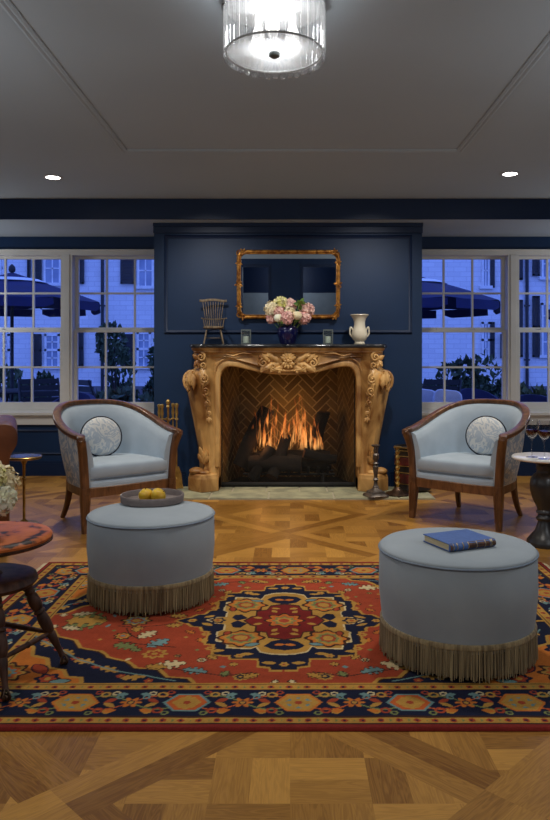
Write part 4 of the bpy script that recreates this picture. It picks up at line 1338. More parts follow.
fl(279, 310, 5.95, .036, 'hydrangea_bloom', 'hydrangea', 'pink', 'pink flower head inside the left half of the mantel bouquet', 4)
fl(278.5, 316.5, 5.92, .036, 'peony_bloom', 'peony', 'white_petal', 'white open flower at the lower left of the mantel bouquet', 5)
fl(287.5, 316.5, 5.90, .044, 'hydrangea_bloom', 'hydrangea', 'pink', 'deep pink flower head low in the middle of the mantel bouquet', 6)
fl(297, 314, 5.91, .038, 'peony_bloom', 'peony', 'cream_petal', 'round cream peony right of the pink flower in the mantel bouquet', 7)
fl(304, 316, 5.98, .044, 'hydrangea_bloom', 'hydrangea', 'pink', 'pink flower head at the lower right of the mantel bouquet', 8)
fl(307.5, 308, 6.0, .046, 'hydrangea_bloom', 'hydrangea', 'blush', 'blush flower head at the far right of the mantel bouquet', 9)
fl(271.5, 317, 6.0, .036, 'hydrangea_bloom', 'hydrangea', 'pink', 'small pink flower head at the lower left edge of the mantel bouquet', 10)
fl(289.5, 311, 5.93, .036, 'hydrangea_bloom', 'hydrangea', 'cream_petal', 'cream flower head at the heart of the mantel bouquet', 11)
def sprig(label, c, base, n, seed, ln=.045, group='leaf sprigs in the blue vase'):
    rg = np.random.default_rng(seed)
    b = MB(); c = Vector(c)
    t = thing('leaf_sprig', label, 'leaf', tuple(c), 0, group)
    for k in range(n):
        d = Vector((rg.uniform(-1, 1), rg.uniform(-1, .2), rg.uniform(-.3, 1))).normalized(); s = d.cross(Vector((0, 1, .2))).normalized()
        p0 = Vector(); L_ = ln * rg.uniform(.8, 1.2)
        pts = [(0, .1), (.25, .8), (.5, 1), (.75, .7), (1, .05)]
        vs = []
        for q, w in pts:
            m_ = p0 + d * (q * L_) - Vector((0, 0, .012 * q * q)); vs += [m_ - s * w * L_ * .22, m_ + Vector((0, -.003, 0)), m_ + s * w * L_ * .22]
        fs = []
        for i in range(4): q = 3 * i; fs += [(q, q + 1, q + 4, q + 3), (q + 1, q + 2, q + 5, q + 4)]
        b.add(vs, fs)
    b.build('leaves', 'leafgreen', t)
    rel = Vector(base) - c
    b = MB(); b.tube([(0, 0, 0), tuple(rel * .5), tuple(rel)], .0022, 5); b.build('stem', 'leafgreen', t)
vb = (VX, 6.0, ZM + .1)
sprig('upright green leaf sprig at the top right of the mantel bouquet', at(300, 304, 5.95), vb, 9, 1, .06)
sprig('green leaves hanging at the lower left of the mantel bouquet', at(280, 321.5, 5.91), vb, 6, 2)
sprig('green leaves hanging at the lower right of the mantel bouquet', at(298, 321, 5.92), vb, 6, 3)

# white urn
t = thing('white_urn', 'cream porcelain urn with two handles on the right of the mantel', 'urn', (P(359.5, 6.0), 6.0, ZM))
b = MB(); b.lathe([(0, 0), (.044, 0), (.046, .010), (.040, .018), (.040, .024), (.056, .04), (.066, .066), (.067, .09), (.060, .115), (.050, .14), (.046, .165), (.047, .19), (.055, .215), (.070, .236), (.078, .243), (.076, .248), (.066, .24), (.042, .20), (.04, .165), (.055, .10), (0, .05)], 40); b.build('body', 'ivory', t)
for sx in (-1, 1):
    b = MB(); b.tube(crs([(sx * .060, 0, .06), (sx * .078, 0, .085), (sx * .080, 0, .115), (sx * .075, 0, .142), (sx * .064, 0, .136), (sx * .057, 0, .118)], 5), .006, 8); b.build('handle', 'ivory', t)

# ================================================================== BY THE HEARTH
# tool set
tx, ty = P(168.5, 6.0), 5.98
st = thing('fire_tool_stand', 'brass fireside tool stand behind the left armchair', 'tool stand', (tx, ty, 0))
b = MB(); b.lathe([(0, .0), (.10, 0), (.10, .014), (.06, .024), (.02, .04), (.014, .06), (0, .06)], 28); b.build('base', 'brass', st)
b = MB(); b.lathe([(.009, .05), (.009, .30), (.014, .31), (.009, .32), (.009, .70), (.016, .71), (.010, .725), (.018, .745), (.018, .758), (.008, .772), (0, .775)], 14); b.build('pole', 'brass', st)
b = MB()
for a in (0, 90, 180, 270):
    q = R(a + 20); b.tube(crs([(0, 0, .60), (.05 * math.cos(q), .05 * math.sin(q), .615), (.075 * math.cos(q), .075 * math.sin(q), .60), (.085 * math.cos(q), .085 * math.sin(q), .615)], 4), .006, 7)
b.build('hook_bracket', 'brass', st)
def tool(name, label, dx, dy, head, z1=.745):
    t = thing(name, label, 'fireplace tool', (tx + dx, ty + dy, 0), 0, 'fireplace tools on the brass stand')
    b = MB(); b.lathe([(.0065, .17), (.0065, .60), (.012, .607), (.008, .62), (.014, .66), (.010, .70), (.017, .722), (.016, z1 - .008), (0, z1)], 12); b.build('handle', 'brass', t)
    b = MB()
    if head == 'shovel':
        b.sweep([(0, 0, .22), (0, -.004, .16), (0, -.008, .08), (0, -.012, .04)], [(-1, 0), (-.9, .25), (.9, .25), (1, 0), (.85, -.1), (-.85, -.1)], up=(0, -1, 0), scale=[(.02, .02), (.042, .03), (.05, .02), (.062, .01)])
        b.ball((0, -.02, .12), .012, 10, 8); b.build('shovel_blade', 'brass', t)
    elif head == 'brush':
        b.lathe([(.012, .20), (.03, .18), (.032, .15), (.04, .05), (0, .05)], 16); b.build('brush_head', 'black_leather', t)
    elif head == 'poker':
        b.tube([(0, 0, .18), (0, 0, .05)], [.0065, .004], 8); b.tube(crs([(0, 0, .11), (.02, 0, .10), (.03, 0, .12)], 4), .0045, 6); b.build('poker_tip', 'brass', t)
    else:
        for s in (-1, 1): b.tube(crs([(0, 0, .2), (s * .02, 0, .15), (s * .024, 0, .09), (s * .004, 0, .05)], 4), .0045, 6)
        b.build('tong_jaws', 'brass', t)
tool('fire_shovel', 'brass fire shovel with wide blade, rightmost tool on the brass stand', .075, -.03, 'shovel')
tool('fire_poker', 'brass poker, leftmost handle on the brass stand', -.078, .02, 'poker', .735)
tool('hearth_brush', 'brass-handled hearth brush, second handle from the left on the stand', -.04, -.055, 'brush', .74)
tool('fire_tongs', 'brass tongs hanging behind the centre pole of the stand', .028, .075, 'tongs', .74)

# candlesticks
t = thing('candlestick', 'dark pewter candlestick with square base on the right of the hearth', 'candlestick', (.682, 5.73, .015), R(20))
b = MB(); b.loft([[(x * s, y * s, z) for x, y in rsec(.17, .17, .03, 3)] for s, z in ((1, 0), (1, .012), (.92, .02), (.72, .03), (.68, .042), (.4, .055), (.24, .068))]); b.build('base', 'pewter', t, smooth=40)
b = MB(); b.lathe([(.02, .066), (.026, .075), (.016, .09), (.014, .12), (.024, .135), (.014, .15), (.018, .19), (.023, .235), (.014, .25), (.024, .262), (.013, .275), (.022, .30), (.024, .33), (.014, .345), (.02, .36), (.016, .39), (.034, .402), (.034, .410), (.014, .410), (.012, .39), (0, .39)], 20); b.build('stem', 'pewter', t)
t = thing('candlestick', 'brass beaded candlestick with round base beside the leather bin', 'candlestick', (.867, 5.80, .015))
b = MB(); b.lathe([(0, 0), (.098, 0), (.10, .010), (.09, .018), (.05, .03), (.032, .05), (.02, .062), (0, .062)], 32); b.build('base', 'bronze', t)
b = MB(); pr = [(.012, .06)]
for k in range(7):
    z = .075 + k * .042; pr += [(.011, z), (.019, z + .014), (.019, z + .02), (.011, z + .034)]
pr += [(.012, .372), (.032, .378), (.032, .388), (.012, .388), (0, .38)]
b.lathe(pr, 18); b.build('stem', 'brass', t)

t = thing('leather_bin', 'round black and red leather fireside bin half hidden by the right armchair', 'bin', (1.03, 6.025, .0145))
b = MB(); b.lathe([(0, .015), (.150, .015), (.156, .02), (.152, .04), (.147, .345), (.150, .36), (.147, .368), (.138, .368), (.138, .05), (0, .05)], 40); b.build('body', 'black_leather', t)
for z0, z1 in ((.07, .15), (.215, .285)):
    b = MB(); b.lathe([(.1505, z0), (.1535, z0 + .004), (.152, z1 - .004), (.149, z1)], 40); b.build('red_band', 'red_leather', t, label='red leather band')
for z in (.062, .155, .21, .29, .335, .36):
    b = MB(); b.lathe([(.150, z), (.1555, z + .002), (.1555, z + .005), (.150, z + .007)], 40); b.build('brass_band', 'brass', t)
b = MB(); b.lathe([(0, .342), (.137, .342), (.137, .35), (0, .356)], 40); b.build('lid', 'black_leather', t)
# ================================================================== OTTOMANS
RZ = 0.0125           # rug pile height
def ottoman(name_loc, label, r, h, seed):
    t = thing('ottoman', label, 'ottoman', name_loc, 0, 'fringed round ottomans on the rug')
    fb = .115
    b = MB(); b.lathe([(0, .03), (r - .03, .03), (r - .012, .05), (r - .009, fb), (r - .003, fb + .05), (r + .004, h * .6), (r + .002, h - .022), (r - .006, h - .013), (r - .03, h - .02), (0, h - .02)], 96); b.build('drum', 'velvet', t, smooth=50)
    b = MB(); b.lathe([(0, h - .03), (r - .02, h - .026), (r + .001, h - .016), (r + .002, h - .008), (r - .006, h - .001), (r - .04, h + .005), (r - .12, h + .011), (.0005, h + .014)], 96); b.build('top_cushion', 'velvet', t, smooth=60)
    b = MB(); b.tube([((r + .003) * math.cos(a), (r + .003) * math.sin(a), h - .014) for a in [2 * PI * k / 96 for k in range(96)]], .0035, 7, closed=True, up=(0, 0, 1)); b.build('piping', 'welt', t)
    b = MB(); b.lathe([(r - .012, fb - .008), (r - .002, fb - .006), (r, fb + .004), (r - .003, fb + .012), (r - .010, fb + .013)], 96); b.build('braid', 'fringe', t)
    # bullion fringe
    b = MB(); rg = np.random.default_rng(seed)
    n = 430
    for k in range(n):
        a = 2 * PI * (k + rg.uniform(-.3, .3)) / n; rr_ = r - .005 + rg.uniform(-.003, .003)
        sw = rg.uniform(-.010, .010); fl_ = rg.uniform(-.002, .005); z1 = rg.uniform(.000, .02)
        pts = []
        for q, z in ((0, fb), (.35, fb * .65), (.7, fb * .3), (1, z1)):
            aa = a + sw * q; R_ = rr_ + fl_ * q ** 1.5
            pts.append((R_ * math.cos(aa), R_ * math.sin(aa), z))
        b.tube(pts, [.0022, .0024, .0025, .0018], 5)
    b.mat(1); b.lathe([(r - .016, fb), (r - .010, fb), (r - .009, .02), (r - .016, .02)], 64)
    b.build('fringe', ['fringe', 'fringe_gap_shade'], t, smooth=60)
    return t
ottoman((-.640, 3.33, RZ), 'round powder-blue velvet ottoman carrying the round tray', .286, .388, 1)
ottoman((.625, 2.70, RZ), 'round powder-blue velvet ottoman carrying the blue book', .286, .396, 2)

# tray and quinces
TZ = RZ + .388 + .0115
t = thing('round_tray', 'shallow round taupe tray on the left ottoman', 'tray', (-.667, 3.49, TZ))
b = MB(); b.lathe([(0, .0), (.140, .0), (.150, .006), (.153, .036), (.150, .040), (.145, .040), (.142, .034), (.139, .012), (.132, .009), (0, .008)], 64); b.build('tray_body', 'taupe', t, smooth=50)
def quince(c, r, tilt, label):
    t = thing('quince', label, 'fruit', c, 0, 'yellow fruits in the tray')
    b = MB(); pr = [(0.004, -.82), (.2, -.86), (.55, -.74), (.88, -.38), (1.0, .02), (.93, .38), (.72, .66), (.46, .82), (.30, .90), (.18, .88), (.06, .80)]
    b.lathe([(q * r, z * r) for q, z in pr], 28)
    for i, v in enumerate(b.v):
        a = math.atan2(v[1], v[0]); s = 1 + .035 * math.cos(5 * a) ; b.v[i] = (v[0] * s, v[1] * s, v[2])
    mx = Euler(tilt).to_matrix().to_4x4(); b.xform(mx); b.build('flesh', 'fruit', t, smooth=70)
    b = MB(); b.tube([(0, 0, .78 * r), (.003, 0, 1.0 * r), (.007, 0, 1.12 * r)], .0022, 6); b.xform(mx); b.build('stalk', 'stem', t)
quince((-.690, 3.45, TZ + .008 + .031), .036, (.15, -.1, 0), 'yellow quince standing upright on the left in the tray')
quince((-.628, 3.43, TZ + .008 + .033), .037, (.4, .75, .5), 'yellow quince tipped on its side on the right in the tray')

# book
t = thing('hardback_book', 'blue hardback book with brown and gilt spine on the right ottoman', 'book', (.622, 2.655, RZ + .397 + .0125), R(23.5))
bw_, bd_, bh_ = .200, .166, .028
b = MB(); b.box(-bw_ / 2, -bd_ / 2 + .004, 0, bw_ / 2, bd_ / 2, .003); b.box(-bw_ / 2, -bd_ / 2 + .004, bh_ - .003, bw_ / 2, bd_ / 2, bh_); b.build('cover', 'book_blue', t, smooth=0, bevel=.0008)
MB().box(-bw_ / 2 + .004, -bd_ / 2 + .006, .003, bw_ / 2 - .004, bd_ / 2 - .004, bh_ - .003).build('page_block', 'paper', t, smooth=0)
b = MB(); b.prism([(-bd_ / 2 + .006, 0), (-bd_ / 2 + .001, .002), (-bd_ / 2 - .004, .010), (-bd_ / 2 - .005, bh_ / 2), (-bd_ / 2 - .004, bh_ - .010), (-bd_ / 2 + .001, bh_ - .002), (-bd_ / 2 + .006, bh_)], -bw_ / 2, bw_ / 2, 'x')
sp = b.build('spine', 'book_blue', t, smooth=60)
for x0, x1 in ((-.099, -.09), (-.018, .012), (.02, .05), (.056, .072), (.086, .099)):
    b = MB(); b.prism([(-bd_ / 2 + .004, -.0003), (-bd_ / 2 - .005, .009), (-bd_ / 2 - .0062, bh_ / 2), (-bd_ / 2 - .005, bh_ - .009), (-bd_ / 2 + .004, bh_ + .0003)], x0, x1, 'x')
    b.build('spine_label', 'book_spine', sp, smooth=60)
for x in (-.086, -.07, -.045, -.022, .014, .052, .076, .082):
    b = MB(); b.prism([(-bd_ / 2 + .003, -.0004), (-bd_ / 2 - .0058, .009), (-bd_ / 2 - .0068, bh_ / 2), (-bd_ / 2 - .0058, bh_ - .009), (-bd_ / 2 + .003, bh_ + .0004)], x, x + .0022, 'x')
    b.build('gilt_band', 'gilt', sp, smooth=60)

# ================================================================== ARMCHAIRS
TOP = [(0, .600, .790), (.12, .594, .787), (.225, .55, .772), (.303, .46, .736), (.346, .34, .686), (.358, .20, .640), (.354, .08, .614), (.346, -.02, .604)]
BOT = [(0, .500), (.11, .496), (.20, .462), (.262, .385), (.292, .275), (.303, .15), (.308, .06), (.31, -.01)]
def halfs(P_, n=6):
    h = crs(P_, n)
    return [(-p[0],) + tuple(p[1:]) for p in h[::-1]] + h[1:]
topc, botc = halfs(TOP), halfs(BOT)
NT = len(topc)
def nrm2(c, i):
    a, d = np.array(c[max(i - 1, 0)][:2]), np.array(c[min(i + 1, NT - 1)][:2])
    q = d - a; l = np.hypot(*q) or 1
    # curve runs -x -> back -> +x ; inward normal points to the seat
    return np.array((q[1], -q[0])) / l
def armchair(label, loc, rz):
    t = thing('barrel_armchair', label, 'armchair', loc, rz, 'pair of barrel armchairs')
    # damask outside shell and plain inside
    o_r, i_r = [], []
    for i in range(NT):
        n1, n0 = nrm2(topc, i), nrm2(botc, i)
        T_, B_ = np.array(topc[i]), np.array((*botc[i], .275))
        ring = []
        for q in (0, .2, .4, .6, .8, 1.0):
            p = B_ * (1 - q) + T_ * q; nn = n0 * (1 - q) + n1 * q; off = -.012 * math.sin(PI * q)
            ring.append((p[0] + nn[0] * off, p[1] + nn[1] * off, p[2]))
        p = T_; ring.append((p[0] + n1[0] * .022, p[1] + n1[1] * .022, p[2] - .012)); p = B_; ring.append((p[0] + n0[0] * .03, p[1] + n0[1] * .03, p[2]))
        o_r.append(ring)
        ring = [(B_[0] + n0[0] * .028, B_[1] + n0[1] * .028, B_[2])]
        for q in (0, .2, .4, .6, .8, .93, 1.0):
            p = B_ * (1 - q) + T_ * q; nn = n0 * (1 - q) + n1 * q; off = .046 + .026 * math.sin(PI * min(1, q * 1.02)) - (.03 if q == 1.0 else 0)
            ring.append((p[0] + nn[0] * off, p[1] + nn[1] * off, p[2] - (.006 if q == 1 else 0)))
        i_r.append(ring)
    MB().loft(o_r).build('outer_back', 'damask', t, smooth=60, label='pale blue leaf-patterned outer upholstery')
    MB().loft(i_r).build('inner_back', 'seat_fabric', t, smooth=60)
    # show-wood rail
    pts = [(x, y, z + .006) for x, y, z in topc]
    up = [(0, 0, 1)] * NT
    ext = [(p[0], p[1], p[2]) for p in ((.356, -.042, .604), (.366, -.062, .605))]
    path = [(-x, y, z) for x, y, z in ext[::-1]] + pts + ext
    n = len(path); sc_ = [1.0] * n
    sc_[0] = sc_[-1] = .55; sc_[1] = sc_[-2] = .9
    b = MB(); b.sweep(path, rsec(.054, .036, .012, 3), up=(0, 0, 1), scale=sc_); b.build('top_rail', 'walnut', t, smooth=60)
    b = MB()
    w = []
    for i in range(2, NT - 2):
        n1 = nrm2(topc, i); w.append((topc[i][0] + n1[0] * .040, topc[i][1] + n1[1] * .040, topc[i][2] - .012))
    for sg in (-1, 1):
        b = MB(); pth = crs([(sg * .358, -.050, .606), (sg * .346, -.030, .57), (sg * .328, -.012, .49), (sg * .318, -.006, .38), (sg * .312, -.008, .27)], 6)
        m = len(pth); b.sweep(pth, rsec(.050, .052, .012, 2), up=(0, -1, 0), scale=[(.8, .6)] + [(.9, .9)] * 3 + [(1, 1)] * (m - 4)); b.build('arm_post', 'walnut', t, smooth=50)
        b = MB(); pth = [(sg * .312, -.008, .285), (sg * .312, -.008, .20), (sg * .314, -.012, .1), (sg * .318, -.018, 0)]
        b.sweep(pth, rsec(.056, .056, .008, 2), up=(0, -1, 0), scale=[1.0, 1.0, .82, .62])
        for q in (-.012, 0, .012): b.box(sg * .312 + q - .003, -.040, .06, sg * .312 + q + .003, -.030, .25)
        b.build('leg', 'walnut', t, smooth=50)
        b = MB(); b.sweep(crs([(sg * .215, .452, .27), (sg * .218, .462, .18), (sg * .226, .49, .08), (sg * .238, .53, 0)], 4), rsec(.044, .05, .010, 2), up=(0, 1, 0), scale=[1 - .035 * k for k in range(13)]); b.build('leg', 'walnut', t, smooth=50)
    # seat rail
    out = [(x, y) for x, y in botc]
    ins = [(out[i][0] + nrm2(botc, i)[0] * .05, out[i][1] + nrm2(botc, i)[1] * .05) for i in range(NT)]
    b = MB(); b.loft([[(*out[i], .222), (*out[i], .285), (*ins[i], .285), (*ins[i], .222)] for i in range(NT)])
    fr_ = crs([(-.31, -.012), (-.15, -.024), (0, -.028), (.15, -.024), (.31, -.012)], 5)
    b.loft([[(x, y - .006, .222), (x, y - .006, .280), (x, y, .286), (x, y + .04, .286), (x, y + .04, .222)] for x, y in fr_])
    b.build('seat_rail', 'walnut', t, smooth=40)
    # upholstered deck and cushion
    def outline(d, yf):
        o = []
        for i in range(NT):
            n0 = nrm2(botc, i); o.append((botc[i][0] + n0[0] * d, max(yf, botc[i][1] + n0[1] * d)))
        return [(x, y) for x, y in o]
    ol = outline(.034, -.012)[::-1]                                # from +x front round the back to -x front
    oc = ol + [(ol[-1][0] * k, -.018 - .008 * (1 - k * k)) for k in (.66, .33, 0, -.33, -.66)]
    area = sum(oc[i][0] * oc[(i + 1) % len(oc)][1] - oc[(i + 1) % len(oc)][0] * oc[i][1] for i in range(len(oc)))
    if area < 0: oc = oc[::-1]
    def pad(levels, name):
        b = MB(); rings = []
        for z, d in levels:
            p = inset(oc, d); rings.append([(x, y, z) for x, y in p])
        cx, cy = 0, .2
        for s, dz in ((.75, .006), (.45, .012), (.15, .015)):
            rings.append([(cx + (x - cx) * s, cy + (y - cy) * s, levels[-1][0] + dz) for x, y, z in rings[len(levels) - 1]])
        b.loft(rings); return b.build(name, 'seat_fabric', t, smooth=70)
    pad([(.27, .0), (.30, -.004), (.322, 0), (.33, .012)], 'seat_deck')
    pad([(.332, .012), (.338, .002), (.352, -.005), (.385, -.008), (.405, -.005), (.418, .003), (.424, .016)], 'seat_cushion')
    b = MB(); b.tube([(x, y, .336) for x, y in inset(oc, -.002)], .0035, 6, closed=True, up=(0, 0, 1)); b.build('piping', 'welt', t)
    return t
TH = R(40)
a1 = armchair('powder-blue barrel armchair with walnut frame on the left of the fireplace', (-1.068, 4.78, 0), TH)
a2 = dup(a1, (1.108, 4.835, 0), -TH, 'powder-blue barrel armchair with walnut frame on the right of the fireplace')

def pillow(chair_loc, th, lx, ly, z, yaw, label):
    c, s = math.cos(th), math.sin(th)
    loc = (chair_loc[0] + lx * c - ly * s, chair_loc[1] + lx * s + ly * c, z)
    t = thing('round_pillow', label, 'pillow', loc, 0, 'round pillows on the armchairs')
    t.rotation_euler = (R(-16), 0, th + yaw)
    r = .138; b = MB(); pr = [(0.002, .052), (.05, .050), (.09, .042), (.12, .03), (r - .004, .012), (r, 0), (r - .004, -.012), (.12, -.03), (.09, -.042), (.05, -.05), (0.002, -.052)]
    b.lathe(pr, 48, axis='y'); b.build('pillow_body', 'damask_pillow', t, smooth=70)
    b = MB(); b.tube([((r + .002) * math.cos(a), 0, (r + .002) * math.sin(a)) for a in [2 * PI * k / 48 for k in range(48)]], .006, 7, closed=True, up=(0, 1, 0)); b.build('piping', 'navy_welt', t, label='navy piping')
pillow((-1.068, 4.78), TH, -.030, .355, .566, -.25, 'round damask pillow with navy piping on the left armchair')
pillow((1.108, 4.835), -TH, .058, .355, .566, .25, 'round damask pillow with navy piping on the right armchair')

# ================================================================== SMALL TABLES
# marble table with wine
mt = thing('pedestal_table', 'round white marble table on a black turned pedestal at the right edge', 'table', (1.515, 4.28, 0)); mt.scale = (.97, .97, 1.033)
b = MB(); b.lathe([(0, .492), (.182, .492), (.194, .496), (.197, .502), (.196, .508), (.190, .512), (0, .513)], 64); b.build('tabletop', 'marble', mt, smooth=50)
b = MB(); b.lathe([(0, 0), (.106, 0), (.109, .012), (.105, .03), (.085, .055), (.058, .085), (.045, .12), (.040, .14), (.052, .148), (.054, .158), (.044, .166), (.040, .178), (.052, .186), (.052, .196), (.044, .205), (.052, .225), (.072, .265), (.086, .31), (.089, .345), (.084, .38), (.068, .405), (.05, .418), (.046, .43), (.052, .442), (.050, .462), (.075, .480), (.075, .493), (0, .493)], 48); b.build('pedestal', 'blackened', mt, smooth=50)
def wine(loc, label):
    t = thing('wine_glass', label, 'wine glass', loc, 0, 'wine glasses on the marble table')
    b = MB(); b.lathe([(0, .001), (.034, .001), (.034, .003), (.008, .006), (.0038, .012), (.0034, .095), (.006, .105), (.022, .122), (.036, .142), (.038, .155), (.0345, .20), (.032, .222), (.031, .222), (.0335, .20), (.0368, .155), (.034, .143), (.02, .125), (.002, .112)], 36); b.build('glass_body', 'clear', t, smooth=60)
    b = MB(); b.lathe([(0, .114), (.019, .1255), (.033, .1435), (.0358, .1535), (.0357, .162), (0, .162)], 32); b.build('wine', 'wine', t, smooth=50, label='dark red wine')
    return t
w1 = wine((1.418, 4.22, .530), 'wine glass of red wine nearest the armchair on the marble table')
dup(w1, (1.463, 4.14, .530), 0, 'wine glass of red wine at the right edge of the photo')

# brass drinks table
t = thing('drinks_table', 'slim brass drinks table beside the leather chair', 'table', (-1.773, 4.80, 0))
b = MB(); b.lathe([(0, .440), (.100, .440), (.112, .444), (.114, .456), (.110, .460), (0, .460)], 48); b.build('tabletop', 'brass', t, smooth=50)
b = MB(); b.lathe([(0, .4605), (.104, .4605), (.104, .462), (0, .462)], 48); b.build('inlay', 'black_marble', t, smooth=50, label='dark polished inlay')
b = MB(); b.lathe([(.009, .02), (.009, .30), (.014, .305), (.014, .315), (.009, .32), (.010, .40), (.022, .43), (.03, .44), (0, .44)], 18); b.build('pole', 'brass', t)
b = MB(); b.lathe([(0, 0), (.095, 0), (.095, .012), (.03, .022), (.012, .04), (0, .04)], 36); b.build('base', 'brass', t)

# leather club chair, mostly outside the frame
lc = thing('leather_chair', 'tan leather rolled-arm club chair cut off by the left edge', 'armchair', (-2.055, 4.22, 0), R(21))
def leather_arm(sg):
    prof = [(.245, .10), (.245, .50), (.235, .62), (.25, .69), (.285, .728), (.345, .742), (.395, .735), (.418, .71), (.426, .67), (.422, .63), (.405, .60), (.388, .56), (.382, .48), (.382, .10)]
    sm = crs(prof, 3)
    rings = []
    for y, s in ((-.40, .94), (-.40, 1.0), (-.39, 1.01), (.35, 1.01), (.36, .98)):
        cx, cz = .32, .45; rings.append([(sg * (cx + (x - cx) * s), y if s >= 1 or y > 0 else -.405, cz + (z - cz) * s) for x, z in sm])
    return MB().loft(rings)
for sg in (-1, 1):
    leather_arm(sg).build('arm', 'leather', lc, smooth=50)
b = MB(); b.loft([[(x, y, z) for x, y in rsec(.52, .74, .04)] for z in (.10, .30)]); b.build('base', 'leather', lc, smooth=50)
b = MB(); b.loft([[(x * s, y * s - .06, z) for x, y in rsec(.49, .62, .05)] for s, z in ((.95, .30), (1, .33), (1, .41), (.95, .45), (.6, .465))]); b.build('seat_cushion', 'leather', lc, smooth=60)
b = MB(); b.loft([[(x, .30 + y + .10 * (z - .1), z) for x, y in rsec(.50, d, .04)] for z, d in ((.1, .16), (.5, .18), (.62, .19), (.70, .15), (.72, .08))]); b.build('backrest', 'leather', lc, smooth=60)
for sx in (-1, 1):
    for sy in (-1, 1):
        b = MB(); b.tube([(sx * .29, sy * .33, .11), (sx * .29, sy * .33, .05), (sx * .285, sy * .33, 0)], [.03, .03, .02], 14); b.build('leg', 'dark_wood', lc)

# rustic stool-table on the left
rt = thing('turned_leg_table', 'dark turned-leg table with worn reddish round top at the left edge', 'table', (-1.05, 2.50, RZ))
b = MB(); b.lathe([(0, .446), (.185, .446), (.203, .449), (.208, .455), (.204, .460), (.213, .464), (.215, .472), (.209, .480), (.198, .484), (0, .485)], 72); b.build('tabletop', 'worn_wood', rt, smooth=40)
b = MB(); b.lathe([(.208, .452), (.2165, .456), (.2165, .461), (.208, .464)], 72); b.build('edge_bead', 'dark_wood', rt)
b = MB(); b.lathe([(0, .338), (.05, .343), (.038, .36), (.026, .39), (.032, .41), (.05, .43), (.09, .446), (0, .446)], 28); b.build('screw_post', 'dark_wood', rt)
b = MB(); b.lathe([(0, .298), (.13, .298), (.157, .306), (.167, .320), (.161, .336), (.14, .344), (.06, .346), (0, .342)], 64); b.build('stool_disc', 'dark_wood', rt, smooth=50)
LEG = [(.0, .016), (.05, .020), (.08, .021), (.10, .0165), (.115, .021), (.14, .0215), (.155, .017), (.18, .022), (.26, .0255), (.34, .0225), (.36, .017), (.375, .023), (.40, .0235), (.415, .017), (.44, .0215), (.52, .0245), (.60, .0225), (.66, .019), (.675, .0155), (.69, .019), (.78, .0165), (.88, .0125), (.95, .0105), (1.0, .013)]
lp = []
for a in (15, 120, 195, 305):
    q = R(a); d = Vector((math.cos(q), math.sin(q), 0))
    p0 = d * .122 + Vector((0, 0, .305)); p1 = d * .248 + Vector((0, 0, .035))
    lp.append((p0, p1))
    b = MB(); b.tube([p0.lerp(p1, s) for s, r in LEG], [r * .86 for s, r in LEG], 14, up=None); lg = b.build('leg', 'dark_wood', rt, smooth=50)
    b = MB(); foot = d * .254 + Vector((0, 0, .0135)); b.ball(foot, .0125, 14, 10); b.build('glass_ball', 'bronze', lg)
    b = MB()
    for k in range(4):
        e = q + PI / 4 + k * PI / 2; v = Vector((math.cos(e), math.sin(e), 0))
        b.tube(crs([tuple(p1 + Vector((0, 0, .012))), tuple(foot + v * .012 + Vector((0, 0, .011))), tuple(foot + v * .0145), tuple(foot + v * .009 - Vector((0, 0, .0095)))], 4), [.0042] * 9 + [.0038, .0034, .003, .0025], 6)
    b.build('claw', 'bronze', lg)
for i in range(4):
    A_ = lp[i][0].lerp(lp[i][1], .68); B_ = lp[(i + 1) % 4][0].lerp(lp[(i + 1) % 4][1], .68)
    b = MB(); b.tube([A_.lerp(B_, s) for s in (0, .1, .2, .3, .42, .46, .5, .54, .58, .7, .8, .9, 1)], [.006, .007, .008, .009, .010, .008, .012, .008, .010, .009, .008, .007, .006], 10); b.build('stretcher', 'dark_wood', rt, smooth=50)

# bronze vase with hydrangeas
vx, vy, vz = -1.032, 2.46, RZ + .485
t = thing('bronze_vase', 'dark bronze cylinder vase of hydrangeas on the worn round table', 'vase', (vx, vy, vz))
b = MB(); b.lathe([(0, 0), (.034, 0), (.036, .004), (.036, .108), (.033, .110), (.032, .106), (.032, .01), (0, .01)], 36); b.build('body', 'bronze', t)
for k, (dx, dy, dz, r, m, lab) in enumerate(((.045, -.02, .135, .050, 'white_petal', 'white hydrangea head lowest on the right of the bronze vase'), (-.045, -.035, .13, .05, 'white_petal', 'white hydrangea head lowest on the left of the bronze vase'), (.04, .02, .185, .048, 'cream_petal', 'cream hydrangea head in the middle right of the bronze vase'), (.0, .0, .215, .046, 'cream_petal', 'cream hydrangea head at the top of the bronze vase'), (.035, -.03, .205, .034, 'lime_petal', 'greenish hydrangea head between the cream and white ones of the bronze vase'), (-.05, .03, .19, .05, 'cream_petal', 'cream hydrangea head at the left back of the bronze vase'))):
    flower('hydrangea_bloom', lab, 'hydrangea', (vx + dx, vy + dy, vz + dz), r, m, (vx + dx * .2, vy + dy * .2, vz + .03), 40 + k, 'hydrangeas in the bronze vase')
